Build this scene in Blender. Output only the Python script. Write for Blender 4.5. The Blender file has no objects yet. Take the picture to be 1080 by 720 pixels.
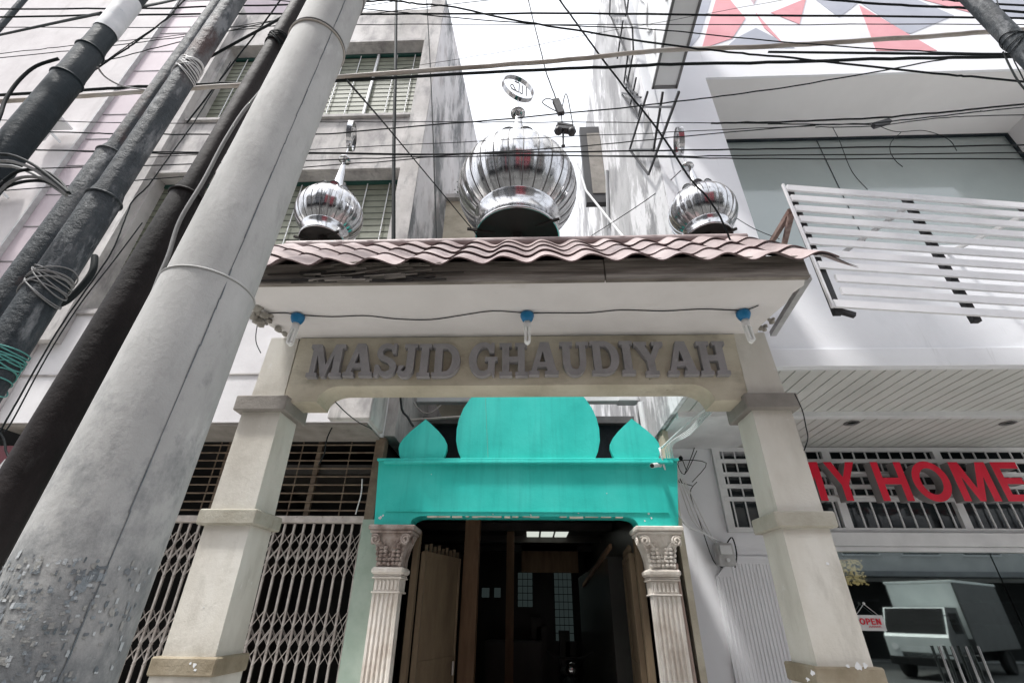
import bpy, math, random
from mathutils import Vector, Matrix
from mathutils.geometry import tessellate_polygon
random.seed(7)
S = bpy.context.scene
COL = S.collection
R = math.radians

# ------------------------------------------------------------------ camera calibration (wide lens tilted up 30 degrees)
F = 495.; CX, CY = 540., 360.
Yv = Vector((20, 285, 495)).normalized()
Zv = Vector((10, -860, 495)); Zv = (Zv - Yv * Yv.dot(Zv)).normalized()
Xv = Yv.cross(Zv)
if Xv.x < 0: Xv = -Xv
CAM = Vector((0, 0, 1.6))
def P(x, y, Y=None, X=None, Z=None):
    r = Vector((x - CX, y - CY, F)); d = Vector((Xv.dot(r), Yv.dot(r), Zv.dot(r)))
    t = Y / d.y if Y is not None else X / d.x if X is not None else (Z - 1.6) / d.z
    return CAM + d * t

# ------------------------------------------------------------------ materials
def surf(name, cols, pos=None, scale=2.0, mp=(1, 1, 1), detail=6, rough=.75, bump=.15, bscale=18, dirt=None, metal=0.0,
         spec=.4, coat=0, rvar=0.0, dirt2=None, bmp=(1, 1, 1), foot=None):
    m = bpy.data.materials.new(name); m.use_nodes = True
    n = m.node_tree.nodes; l = m.node_tree.links; n.clear()
    out = n.new('ShaderNodeOutputMaterial'); b = n.new('ShaderNodeBsdfPrincipled'); l.new(b.outputs[0], out.inputs[0])
    tc = n.new('ShaderNodeTexCoord')
    def noise(sc, mpp, det=6, rg=.6):
        mm = n.new('ShaderNodeMapping'); mm.inputs['Scale'].default_value = mpp; l.new(tc.outputs['Object'], mm.inputs[0])
        t = n.new('ShaderNodeTexNoise'); t.inputs['Scale'].default_value = sc; t.inputs['Detail'].default_value = det
        t.inputs['Roughness'].default_value = rg
        l.new(mm.outputs[0], t.inputs['Vector']); return t
    t = noise(scale, mp, detail)
    cr = n.new('ShaderNodeValToRGB'); e = cr.color_ramp.elements
    if pos is None: pos = [.35 + .3 * i / max(1, len(cols) - 1) for i in range(len(cols))]
    while len(e) < len(cols): e.new(.5)
    for i, c in enumerate(cols): e[i].position = pos[i]; e[i].color = (*c, 1)
    l.new(t.outputs['Fac'], cr.inputs[0]); last = cr.outputs[0]
    for k, dd in enumerate((dirt, dirt2)):
        if dd:
            dc, lo, hi, dsc, dmp = dd[:5]
            t2 = noise(dsc, dmp, 8, .65)
            mr = n.new('ShaderNodeMapRange'); mr.inputs['From Min'].default_value = lo; mr.inputs['From Max'].default_value = hi
            mr.inputs['To Max'].default_value = dd[5] if len(dd) > 5 else .8
            l.new(t2.outputs['Fac'], mr.inputs[0])
            fac = mr.outputs[0]
            mx = n.new('ShaderNodeMix'); mx.data_type = 'RGBA'; l.new(fac, mx.inputs[0])
            l.new(last, mx.inputs[6]); mx.inputs[7].default_value = (*dc, 1); last = mx.outputs[2]
    if foot:      # grime that climbs from the foot, broken up by noise
        fc, zlo, zhi = foot
        sx = n.new('ShaderNodeSeparateXYZ'); l.new(tc.outputs['Object'], sx.inputs[0])
        t5 = noise(11, (1, 1, .7), 12, .75)
        ad = n.new('ShaderNodeMath'); ad.operation = 'MULTIPLY_ADD'; ad.inputs[1].default_value = 3.0; l.new(t5.outputs['Fac'], ad.inputs[0])
        ng = n.new('ShaderNodeMath'); ng.operation = 'MULTIPLY'; ng.inputs[1].default_value = -1.; l.new(sx.outputs[2], ng.inputs[0]); l.new(ng.outputs[0], ad.inputs[2])
        mr = n.new('ShaderNodeMapRange'); mr.inputs['From Min'].default_value = 1.5 - zhi; mr.inputs['From Max'].default_value = 1.5 - zlo; mr.inputs['To Max'].default_value = .8
        l.new(ad.outputs[0], mr.inputs[0]); mx = n.new('ShaderNodeMix'); mx.data_type = 'RGBA'; l.new(mr.outputs[0], mx.inputs[0])
        l.new(last, mx.inputs[6]); mx.inputs[7].default_value = (*fc, 1); last = mx.outputs[2]
    l.new(last, b.inputs['Base Color'])
    b.inputs['Roughness'].default_value = rough; b.inputs['Metallic'].default_value = metal
    b.inputs['Specular IOR Level'].default_value = spec
    if coat: b.inputs['Coat Weight'].default_value = coat
    if rvar:
        t4 = noise(bscale * .3, (1, 1, 1), 4)
        mr = n.new('ShaderNodeMapRange'); mr.inputs['To Min'].default_value = max(0, rough - rvar); mr.inputs['To Max'].default_value = rough + rvar
        l.new(t4.outputs['Fac'], mr.inputs[0]); l.new(mr.outputs[0], b.inputs['Roughness'])
    if bump:
        t3 = noise(bscale, bmp, 5, .7)
        bp = n.new('ShaderNodeBump'); bp.inputs['Strength'].default_value = bump; bp.inputs['Distance'].default_value = .02
        l.new(t3.outputs['Fac'], bp.inputs['Height']); l.new(bp.outputs[0], b.inputs['Normal'])
    return m
def emis(name, c, s):
    m = bpy.data.materials.new(name); m.use_nodes = True; n = m.node_tree.nodes; n.clear()
    o = n.new('ShaderNodeOutputMaterial'); e = n.new('ShaderNodeEmission'); e.inputs[0].default_value = (*c, 1); e.inputs[1].default_value = s
    m.node_tree.links.new(e.outputs[0], o.inputs[0]); return m
def glassmat(name, tint, refl, rough=.02):
    m = bpy.data.materials.new(name); m.use_nodes = True; n = m.node_tree.nodes; l = m.node_tree.links; n.clear()
    o = n.new('ShaderNodeOutputMaterial'); tr = n.new('ShaderNodeBsdfTransparent'); tr.inputs[0].default_value = (*tint, 1)
    g = n.new('ShaderNodeBsdfGlossy'); g.inputs['Roughness'].default_value = rough; g.inputs[0].default_value = (.9, 1, .98, 1)
    lw = n.new('ShaderNodeLayerWeight'); lw.inputs[0].default_value = .2
    mr = n.new('ShaderNodeMapRange'); mr.inputs['To Min'].default_value = refl; mr.inputs['To Max'].default_value = 1
    l.new(lw.outputs['Fresnel'], mr.inputs[0])
    mx = n.new('ShaderNodeMixShader'); l.new(mr.outputs[0], mx.inputs[0]); l.new(tr.outputs[0], mx.inputs[1]); l.new(g.outputs[0], mx.inputs[2])
    l.new(mx.outputs[0], o.inputs[0]); return m

GR = (.20, .19, .17)
M = {}
M['gate'] = surf('cream_render', [(.48, .455, .40), (.59, .565, .505), (.65, .63, .575)], scale=1.6, mp=(1.5, 1.5, .7), rough=.8, bump=.25, bscale=14,
                 dirt=((.27, .25, .21), .56, .8, 3.2, (2, 2, .6), .55), dirt2=((.72, .71, .69), .66, .70, 9, (1, 1, 1), .5))
M['beam'] = surf('beige_beam_render', [(.42, .38, .29), (.53, .485, .385), (.60, .56, .455)], scale=1.8, mp=(1, 1, 1.5), rough=.85, bump=.35, bscale=11,
                 dirt=((.17, .14, .10), .54, .78, 2.6, (1.2, 1, 2.2), .6), dirt2=((.10, .09, .07), .68, .74, 16, (1, 1, 1), .6))
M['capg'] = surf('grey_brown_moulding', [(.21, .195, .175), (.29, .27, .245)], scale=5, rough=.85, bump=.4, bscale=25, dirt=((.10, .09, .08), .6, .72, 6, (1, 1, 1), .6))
M['midm'] = surf('beige_moulding', [(.34, .32, .26), (.44, .42, .36)], scale=5, rough=.85, bump=.4, bscale=25, dirt=((.20, .18, .14), .58, .72, 6, (1, 1, 1), .6))
M['mould'] = surf('ochre_moulding', [(.20, .165, .11), (.26, .22, .155), (.32, .28, .21)], scale=5, rough=.85, bump=.4, bscale=25,
                  dirt=((.62, .62, .62), .68, .70, 7, (1, 1, 1), .8))
M['letter'] = surf('grey_letter_paint', [(.25, .243, .25), (.31, .30, .31)], scale=8, rough=.6, bump=.12, bscale=30, dirt=((.14, .13, .12), .60, .8, 12, (1, 1, 1), .5))
M['soffit'] = surf('white_slab_paint', [(.62, .60, .59), (.72, .70, .69)], scale=1.2, rough=.85, bump=.2, bscale=8,
                   dirt=((.40, .36, .30), .60, .85, 2.5, (1, 2, 1), .5))
M['rubble'] = surf('broken_concrete', [(.25, .23, .20), (.42, .40, .36)], scale=14, rough=.95, bump=.8, bscale=20)
M['wood'] = surf('weathered_fascia_board', [(.09, .08, .068), (.18, .16, .14), (.29, .265, .235)], scale=3, mp=(.6, 1, 9), rough=.85, bump=.5, bscale=8, bmp=(.5, 1, 10),
                 dirt=((.30, .27, .24), .62, .8, 3, (.5, 1, 7), .6))
M['tile'] = surf('pink_metal_tile', [(.21, .16, .155), (.29, .23, .225), (.37, .31, .305)], scale=2.4, rough=.6, bump=.15, bscale=30,
                 dirt=((.20, .14, .135), .60, .74, 4, (1, 2, 1), .6))
M['tiledge'] = surf('tile_edge', [(.09, .06, .06), (.16, .11, .11)], rough=.8)
def chrome():
    m = surf('polished_steel_dome', [(.44, .44, .45), (.60, .60, .61)], scale=3, rough=.16, bump=.035, bscale=4, metal=1.0, rvar=.05,
             dirt=((.30, .29, .29), .52, .75, 6, (1, 1, .5), .6))
    return m
M['chrome'] = chrome()
M['seam'] = surf('dark_seam', [(.10, .10, .10), (.20, .20, .20)], rough=.5, metal=.3, bump=0)
M['dark'] = surf('dark_hollow', [(.02, .018, .016), (.035, .03, .028)], rough=.9)
M['conc'] = surf('spun_concrete', [(.28, .28, .275), (.36, .36, .35), (.44, .44, .43)], scale=2.2, mp=(1, 1, .5), rough=.8, bump=.12, bscale=60,
                 dirt=((.17, .17, .165), .52, .80, 12, (2, 2, .8), .45), dirt2=((.50, .50, .49), .58, .70, 9, (1.5, 1.5, .5), .5), foot=((.13, .14, .145), 1.30, 1.95))
M['steelA'] = surf('black_steel_post', [(.006, .012, .016), (.012, .021, .027), (.024, .032, .038)], scale=5, mp=(1, 1, .4), rough=.55, bump=.25, bscale=20, spec=.25,
                   dirt=((.11, .12, .12), .66, .74, 14, (1, 1, .6), .6), rvar=.15)
M['steelB'] = surf('rusty_grey_post', [(.014, .020, .025), (.038, .046, .053), (.11, .115, .12)], scale=6, mp=(1.5, 1.5, .5), rough=.65, bump=.6, bscale=25, spec=.3,
                   dirt=((.06, .022, .016), .54, .66, 4, (1, 1, .5), .75), dirt2=((.26, .27, .28), .55, .66, 9, (1.5, 1.5, .45), .65))
M['steelC'] = surf('brown_black_post', [(.006, .005, .005), (.016, .013, .013), (.032, .027, .027)], scale=4, mp=(1, 1, .4), rough=.7, bump=.25, bscale=20, rvar=.12, spec=.15, dirt=((.06, .058, .058), .58, .7, 7, (1.5, 1.5, .5), .6))
M['cable'] = surf('black_cable', [(.006, .009, .010), (.012, .016, .017)], rough=.7, bump=0, spec=.2)
M['cablegrey'] = surf('grey_cable', [(.16, .16, .16), (.26, .26, .26)], rough=.6, bump=0)
M['pipe'] = surf('tan_conduit', [(.27, .24, .21), (.38, .34, .30), (.42, .40, .38)], scale=3, rough=.6, bump=.2)
M['tape'] = surf('white_tape', [(.60, .62, .64), (.75, .76, .78)], scale=9, rough=.5, dirt=((.12, .25, .4), .66, .7, 12, (1, 1, 1), .8))
M['teal'] = surf('turquoise_paint', [(.022, .46, .41), (.038, .55, .49), (.07, .62, .56)], pos=[.3, .5, .75], scale=1.3, rough=.42, bump=.15, bscale=9, rvar=.1,
                 dirt=((.02, .33, .30), .50, .72, 2.4, (5, 1, .35), .4), dirt2=((.45, .60, .55), .735, .75, 6, (1, 1, 1), .8))
M['cream2'] = surf('cream_column', [(.56, .50, .44), (.68, .63, .57), (.74, .70, .65)], scale=5, rough=.8, bump=.3, bscale=30,
                   dirt=((.25, .18, .13), .60, .78, 9, (1, 1, .6), .5))
M['browncap'] = surf('grimy_capital', [(.20, .15, .13), (.36, .30, .27), (.46, .40, .37)], scale=9, rough=.9, bump=.5, bscale=40)
M['lwall'] = surf('stained_pale_render', [(.34, .325, .31), (.47, .45, .435), (.58, .56, .545)], scale=1.2, mp=(1, 1, .7), rough=.9, bump=.3, bscale=10,
                  dirt=((.20, .19, .195), .46, .70, 3.2, (1.2, 1.2, .6), .75), dirt2=((.10, .11, .11), .56, .70, 1.8, (2.2, 2.2, .5), .7))
M['lside'] = surf('black_streaked_render', [(.52, .51, .51), (.70, .68, .68)], scale=1.2, mp=(1, 1, .6), rough=.9, bump=.3, bscale=10,
                  dirt=((.09, .10, .105), .47, .58, 1.7, (1, .8, .36), .85), dirt2=((.30, .26, .25), .52, .7, 3, (2, 1.2, .6), .6))
M['peel'] = surf('peeling_grey_wall', [(.26, .26, .27), (.34, .34, .35), (.44, .44, .45)], pos=[.40, .50, .60], scale=1.8, mp=(1, .8, .4), detail=9, rough=.9, bump=.4, bscale=9,
                 dirt=((.70, .70, .72), .50, .56, 2.2, (1, .8, .30), .9), dirt2=((.12, .13, .135), .58, .68, 2.0, (1, .9, .26), .7))
M['white'] = surf('white_painted_wall', [(.74, .75, .78), (.80, .81, .84)], scale=.8, rough=.7, bump=.1, bscale=6,
                  dirt=((.48, .49, .51), .56, .82, 1.5, (1, 1, .4), .40), dirt2=((.36, .36, .35), .64, .74, 3.5, (3, 3, .22), .35))
M['white2'] = surf('white_trim', [(.60, .61, .62), (.72, .73, .74)], scale=3, rough=.6, bump=.1)
M['canopy'] = surf('white_canopy_render', [(.60, .59, .60), (.73, .72, .73)], scale=1.2, rough=.85, bump=.2, bscale=8,
                   dirt=((.42, .41, .41), .55, .8, 2.2, (1, 1, .4), .5))
M['lilac'] = surf('lilac_panel', [(.46, .39, .42), (.53, .46, .49)], scale=1.5, rough=.6, bump=.05, dirt=((.36, .31, .33), .55, .8, 3, (1, 1, .5), .4))
M['greenlouv'] = surf('grey_green_louvre', [(.13, .14, .10), (.19, .20, .15)], scale=5, rough=.6, bump=.1, dirt=((.25, .26, .22), .6, .8, 3, (1, 1, 1), .5))
M['greenbar'] = surf('dark_green_frame', [(.01, .06, .05), (.02, .09, .07)], rough=.5)
M['greywin'] = surf('dark_window_back', [(.03, .035, .03), (.06, .065, .055)], rough=.7)
M['pinkgrey'] = surf('pale_wall', [(.50, .47, .47), (.60, .57, .57)], scale=2, rough=.85, dirt=((.30, .28, .27), .55, .8, 2, (2, 2, .4), .5))
M['gatebar'] = surf('pinkish_grey_gate_paint', [(.38, .345, .32), (.52, .48, .45)], scale=12, rough=.55, bump=.2, dirt=((.12, .08, .06), .6, .7, 20, (1, 1, 1), .6))
M['brownbar'] = surf('brown_grille', [(.12, .085, .06), (.20, .155, .11)], scale=10, rough=.6, bump=.1)
M['palegreen'] = surf('pale_green_paint', [(.28, .36, .30), (.36, .44, .38)], scale=4, rough=.8, bump=.2, dirt=((.14, .17, .14), .58, .75, 5, (1, 1, .6), .5))
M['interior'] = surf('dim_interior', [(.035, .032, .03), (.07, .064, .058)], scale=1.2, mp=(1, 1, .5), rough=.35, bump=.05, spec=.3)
M['interior2'] = surf('dim_brown_timber', [(.20, .12, .07), (.28, .175, .105)], scale=4, mp=(3, 3, .5), rough=.7, bump=.2)
M['doorleaf'] = surf('tan_door_leaf', [(.13, .092, .058), (.19, .142, .09)], scale=3, mp=(2, 2, .6), rough=.65, bump=.15)
M['meter2'] = surf('dark_glazed_partition', [(.05, .05, .048), (.08, .08, .075)], scale=1, rough=.25, bump=.03)
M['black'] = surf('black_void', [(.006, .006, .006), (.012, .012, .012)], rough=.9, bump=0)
M['red'] = surf('red_acrylic', [(.62, .004, .03), (.72, .008, .04)], scale=3, rough=.35, bump=0)
M['redside'] = surf('grey_letter_side', [(.22, .20, .20), (.28, .26, .26)], rough=.6, bump=0)
M['slat'] = surf('white_slat_metal', [(.70, .70, .72), (.80, .80, .82)], scale=3, rough=.5, bump=.05, bscale=20, dirt=((.45, .43, .42), .70, .75, 9, (1, 1, 1), .6))
M['soffp'] = surf('plank_soffit', [(.52, .52, .50), (.60, .60, .58)], scale=2, rough=.6, bump=.08)
M['soffg'] = surf('plank_gap', [(.12, .12, .115), (.16, .16, .15)], rough=.8, bump=0)
M['pale'] = surf('pale_grey_panel', [(.60, .61, .62), (.68, .69, .70)], scale=2, rough=.6, bump=.05)
M['reveal'] = surf('grey_reveal', [(.72, .71, .71), (.78, .77, .77)], scale=1, rough=.8, bump=.05)
M['pink'] = surf('coral_paint', [(.66, .30, .33), (.72, .36, .39)], scale=2, rough=.7, bump=.05)
M['greyp'] = surf('slate_paint', [(.36, .38, .44), (.42, .44, .50)], scale=2, rough=.7, bump=.05)
M['pinkp'] = surf('dusty_pink_paint', [(.55, .42, .46), (.60, .47, .50)], scale=2, rough=.7, bump=.05)
M['glassup'] = surf('grey_green_window', [(.30, .36, .35), (.36, .42, .41)], scale=.5, rough=.12, bump=0, spec=.8, coat=.5)
M['blacksteel'] = surf('black_bracket', [(.02, .02, .022), (.04, .04, .045)], rough=.5, bump=.1)
M['blue'] = surf('blue_lamp_socket', [(.004, .12, .28), (.01, .16, .34)], rough=.35, bump=0)
M['cfl'] = surf('frosted_tube', [(.78, .79, .78), (.84, .85, .84)], rough=.25, bump=0)
M['cream_pl'] = surf('white_plastic', [(.60, .60, .60), (.68, .68, .68)], rough=.4, bump=0)
M['meter'] = surf('grey_meter_box', [(.38, .38, .38), (.50, .50, .50)], scale=9, rough=.5, bump=.1)
M['asphalt'] = surf('asphalt', [(.09, .09, .088), (.14, .14, .135)], scale=20, rough=.9, bump=.4, bscale=80)
M['pave'] = surf('pavement_concrete', [(.38, .37, .35), (.46, .45, .43)], scale=4, rough=.9, bump=.3, bscale=30)
M['kerb'] = surf('kerb_stone', [(.30, .30, .29), (.40, .40, .38)], scale=4, rough=.9, bump=.3)
M['paint'] = surf('road_paint', [(.6, .6, .58), (.75, .75, .72)], scale=8, rough=.7, bump=.1)
M['leaf'] = surf('weed_leaf', [(.03, .08, .02), (.06, .13, .04)], scale=9, rough=.6, bump=0)
M['gold'] = surf('gold_crystal', [(.5, .3, .08), (.9, .62, .25)], scale=30, rough=.2, metal=1, bump=.5, bscale=60)
M['truckw'] = surf('truck_white', [(.60, .64, .62), (.70, .73, .71)], scale=2, rough=.35, bump=0, coat=.4)
M['truckshade'] = surf('truck_shaded_side', [(.06, .06, .06), (.09, .09, .09)], scale=2, rough=.5, bump=.05)  # near-black tone puts the shade on cab sides and cargo box into the colour
M['rubber'] = surf('rubber', [(.015, .015, .015), (.03, .03, .03)], rough=.85, bump=.2)
M['glass'] = glassmat('shop_glass', (.38, .42, .42), .22)
M['darkglass'] = surf('dark_window_glass', [(.02, .025, .03), (.04, .05, .055)], scale=1, rough=.08, bump=0, spec=.8)
M['winlight'] = emis('daylit_back_pane', (.34, .46, .45), .028)
M['skylight'] = emis('daylit_ceiling_panel', (.85, .90, .82), .40)
M['chand'] = emis('lit_crystal', (1, .68, .30), .9)
M['opp1'] = surf('opposite_cream', [(.25, .235, .21), (.33, .31, .28)], scale=1, rough=.8, dirt=((.25, .24, .22), .55, .8, 1, (1, 1, .4), .5))
M['opp2'] = surf('opposite_red', [(.45, .06, .08), (.55, .09, .10)], scale=1, rough=.7)
M['opp3'] = surf('opposite_grey', [(.16, .165, .18), (.24, .25, .26)], scale=1, rough=.8)
M['opp4'] = surf('opposite_white', [(.40, .40, .40), (.50, .50, .50)], scale=1, rough=.8)

# ------------------------------------------------------------------ mesh helpers
class MB:
    def __init__(s): s.v = []; s.f = []; s.mi = []; s.sm = []
    def add(s, vs, fs, mi=0, smooth=False):
        o = len(s.v); s.v += [tuple(v) for v in vs]
        for f in fs: s.f.append(tuple(i + o for i in f)); s.mi.append(mi); s.sm.append(smooth)
        return s
    def box(s, x0, x1, y0, y1, z0, z1, mi=0, mat=None, bev=0.0):
        if bev:
            b = bev
            # chamfered box: 24 verts
            vs = []; idx = {}
            for ix, X in enumerate((x0, x1)):
                for iy, Yy in enumerate((y0, y1)):
                    for iz, Z in enumerate((z0, z1)):
                        sx = 1 if ix == 0 else -1; sy = 1 if iy == 0 else -1; sz = 1 if iz == 0 else -1
                        idx[(ix, iy, iz, 'x')] = len(vs); vs.append((X, Yy + sy * b, Z + sz * b))
                        idx[(ix, iy, iz, 'y')] = len(vs); vs.append((X + sx * b, Yy, Z + sz * b))
                        idx[(ix, iy, iz, 'z')] = len(vs); vs.append((X + sx * b, Yy + sy * b, Z))
            I = idx; fs = []
            for i in (0, 1):
                fs.append([I[(i, 0, 0, 'x')], I[(i, 1, 0, 'x')], I[(i, 1, 1, 'x')], I[(i, 0, 1, 'x')]])
                fs.append([I[(0, i, 0, 'y')], I[(1, i, 0, 'y')], I[(1, i, 1, 'y')], I[(0, i, 1, 'y')]])
                fs.append([I[(0, 0, i, 'z')], I[(1, 0, i, 'z')], I[(1, 1, i, 'z')], I[(0, 1, i, 'z')]])
                for j in (0, 1):
                    fs.append([I[(i, j, 0, 'x')], I[(i, j, 0, 'y')], I[(i, j, 1, 'y')], I[(i, j, 1, 'x')]])
                    fs.append([I[(i, 0, j, 'x')], I[(i, 0, j, 'z')], I[(i, 1, j, 'z')], I[(i, 1, j, 'x')]])
                    fs.append([I[(0, i, j, 'y')], I[(0, i, j, 'z')], I[(1, i, j, 'z')], I[(1, i, j, 'y')]])
                    for k in (0, 1): fs.append([I[(i, j, k, 'x')], I[(i, j, k, 'y')], I[(i, j, k, 'z')]])
        else:
            vs = [(x, y, z) for x in (x0, x1) for y in (y0, y1) for z in (z0, z1)]
            fs = [(0, 1, 3, 2), (4, 6, 7, 5), (0, 4, 5, 1), (2, 3, 7, 6), (0, 2, 6, 4), (1, 5, 7, 3)]
        if mat is not None: vs = [mat @ Vector(v) for v in vs]
        return s.add(vs, fs, mi)
    def bar(s, a, b, w, h=None, mi=0, up=Vector((0, 0, 1))):
        a = Vector(a); b = Vector(b); h = h or w; d = (b - a).normalized()
        if abs(d.dot(up)) > .98: up = Vector((0, 1, 0))
        u = d.cross(up).normalized() * w / 2; v = u.cross(d).normalized() * h / 2
        vs = [p + q for p in (a, b) for q in (u + v, -u + v, -u - v, u - v)]
        return s.add(vs, [(0, 1, 2, 3), (7, 6, 5, 4), (0, 4, 5, 1), (1, 5, 6, 2), (2, 6, 7, 3), (3, 7, 4, 0)], mi)
    def tube(s, pts, r, n=8, mi=0, smooth=True, cap=True):
        pts = [Vector(p) for p in pts]; m = len(pts)
        rs = r if isinstance(r, (list, tuple)) else [r] * m
        vs = []; d0 = (pts[1] - pts[0]).normalized()
        up = Vector((0, 0, 1)) if abs(d0.z) < .9 else Vector((0, 1, 0))
        u = d0.cross(up).normalized()
        for i, p in enumerate(pts):
            d = (pts[min(i + 1, m - 1)] - pts[max(i - 1, 0)]).normalized()
            u = (u - d * u.dot(d)).normalized(); v = d.cross(u)
            for k in range(n):
                a = 2 * math.pi * k / n; vs.append(p + (u * math.cos(a) + v * math.sin(a)) * rs[i])
        fs = [(i * n + k, i * n + (k + 1) % n, (i + 1) * n + (k + 1) % n, (i + 1) * n + k) for i in range(m - 1) for k in range(n)]
        s.add(vs, fs, mi, smooth)
        if cap: s.add(vs[:n], [tuple(range(n))], mi); s.add(vs[-n:], [tuple(range(n))[::-1]], mi)
        return s
    def lathe(s, prof, c=(0, 0, 0), n=32, mi=0, smooth=True, fn=None):
        vs = []
        for (r, z) in prof:
            for k in range(n):
                a = 2 * math.pi * k / n; rr = r * (fn(k, n, z) if fn else 1)
                vs.append((c[0] + rr * math.cos(a), c[1] + rr * math.sin(a), c[2] + z))
        fs = [(i * n + k, i * n + (k + 1) % n, (i + 1) * n + (k + 1) % n, (i + 1) * n + k) for i in range(len(prof) - 1) for k in range(n)]
        return s.add(vs, fs, mi, smooth)
    def prism(s, loops, y0, y1, mp=None, mi=0, side=None):
        """loops: list of 2D loops (first outer, rest holes) in (x,z); extruded y0..y1; mp maps (x,y,z)->Vector"""
        mp = mp or (lambda x, y, z: (x, y, z))
        flat = [p for lp in loops for p in lp]
        tris = tessellate_polygon([[Vector((p[0], p[1], 0)) for p in lp] for lp in loops])
        n = len(flat)
        vs = [mp(p[0], y0, p[1]) for p in flat] + [mp(p[0], y1, p[1]) for p in flat]
        s.add(vs, [tuple(t) for t in tris] + [tuple(i + n for i in t[::-1]) for t in tris], mi)
        fs = []; o = 0
        for lp in loops:
            k = len(lp)
            for i in range(k): j = (i + 1) % k; fs.append((o + i, o + j, n + o + j, n + o + i))
            o += k
        s.add(vs, fs, mi if side is None else side)
        return s
    def ball(s, c, r, n=10, mi=0, sc=(1, 1, 1)):
        m = n // 2 + 1; vs = []
        for i in range(m):
            a = math.pi * i / (m - 1)
            for k in range(n):
                b = 2 * math.pi * k / n
                vs.append((c[0] + r * sc[0] * math.sin(a) * math.cos(b), c[1] + r * sc[1] * math.sin(a) * math.sin(b), c[2] + r * sc[2] * math.cos(a)))
        fs = [(i * n + k, i * n + (k + 1) % n, (i + 1) * n + (k + 1) % n, (i + 1) * n + k) for i in range(m - 1) for k in range(n)]
        return s.add(vs, fs, mi, True)
    def build(s, name, mats, parent=None):
        me = bpy.data.meshes.new(name)
        off = parent_world(parent) if parent else Vector((0, 0, 0))
        me.from_pydata([tuple(Vector(v) - off) for v in s.v], [], s.f)
        if not isinstance(mats, (list, tuple)): mats = [mats]
        for m in mats: me.materials.append(M[m])
        me.polygons.foreach_set('material_index', s.mi); me.polygons.foreach_set('use_smooth', s.sm)
        me.update()
        import bmesh
        bm = bmesh.new(); bm.from_mesh(me); bmesh.ops.recalc_face_normals(bm, faces=bm.faces); bm.to_mesh(me); bm.free()
        o = bpy.data.objects.new(name, me); COL.objects.link(o)
        if parent: o.parent = parent
        return o
def parent_world(o):
    v = Vector((0, 0, 0))
    while o: v += o.location; o = o.parent
    return v
def thing(name, label, cat, loc=(0, 0, 0), group=None):
    o = bpy.data.objects.new(name, None); COL.objects.link(o); o.location = loc; o.empty_display_size = .2
    o['label'] = label; o['category'] = cat
    if group: o['group'] = group
    return o
def tag(o, label, cat, group=None):
    o['label'] = label; o['category'] = cat
    if group: o['group'] = group
    return o
def struct(o): o['kind'] = 'structure'; return o
def smooth_pts(pts, k=5):
    pts = [Vector(p) for p in pts]
    if len(pts) < 3: return pts
    out = []
    for i in range(len(pts) - 1):
        p0 = pts[max(i - 1, 0)]; p1 = pts[i]; p2 = pts[i + 1]; p3 = pts[min(i + 2, len(pts) - 1)]
        for j in range(k):
            t = j / k
            out.append(.5 * ((2 * p1) + (p2 - p0) * t + (2 * p0 - 5 * p1 + 4 * p2 - p3) * t * t + (3 * p1 - p0 - 3 * p2 + p3) * t ** 3))
    out.append(pts[-1]); return out
def arc(cx, cz, r, a0, a1, n=8, rz=None):
    rz = rz or r
    return [(cx + r * math.cos(R(a0 + (a1 - a0) * i / n)), cz + rz * math.sin(R(a0 + (a1 - a0) * i / n))) for i in range(n + 1)]

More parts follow.
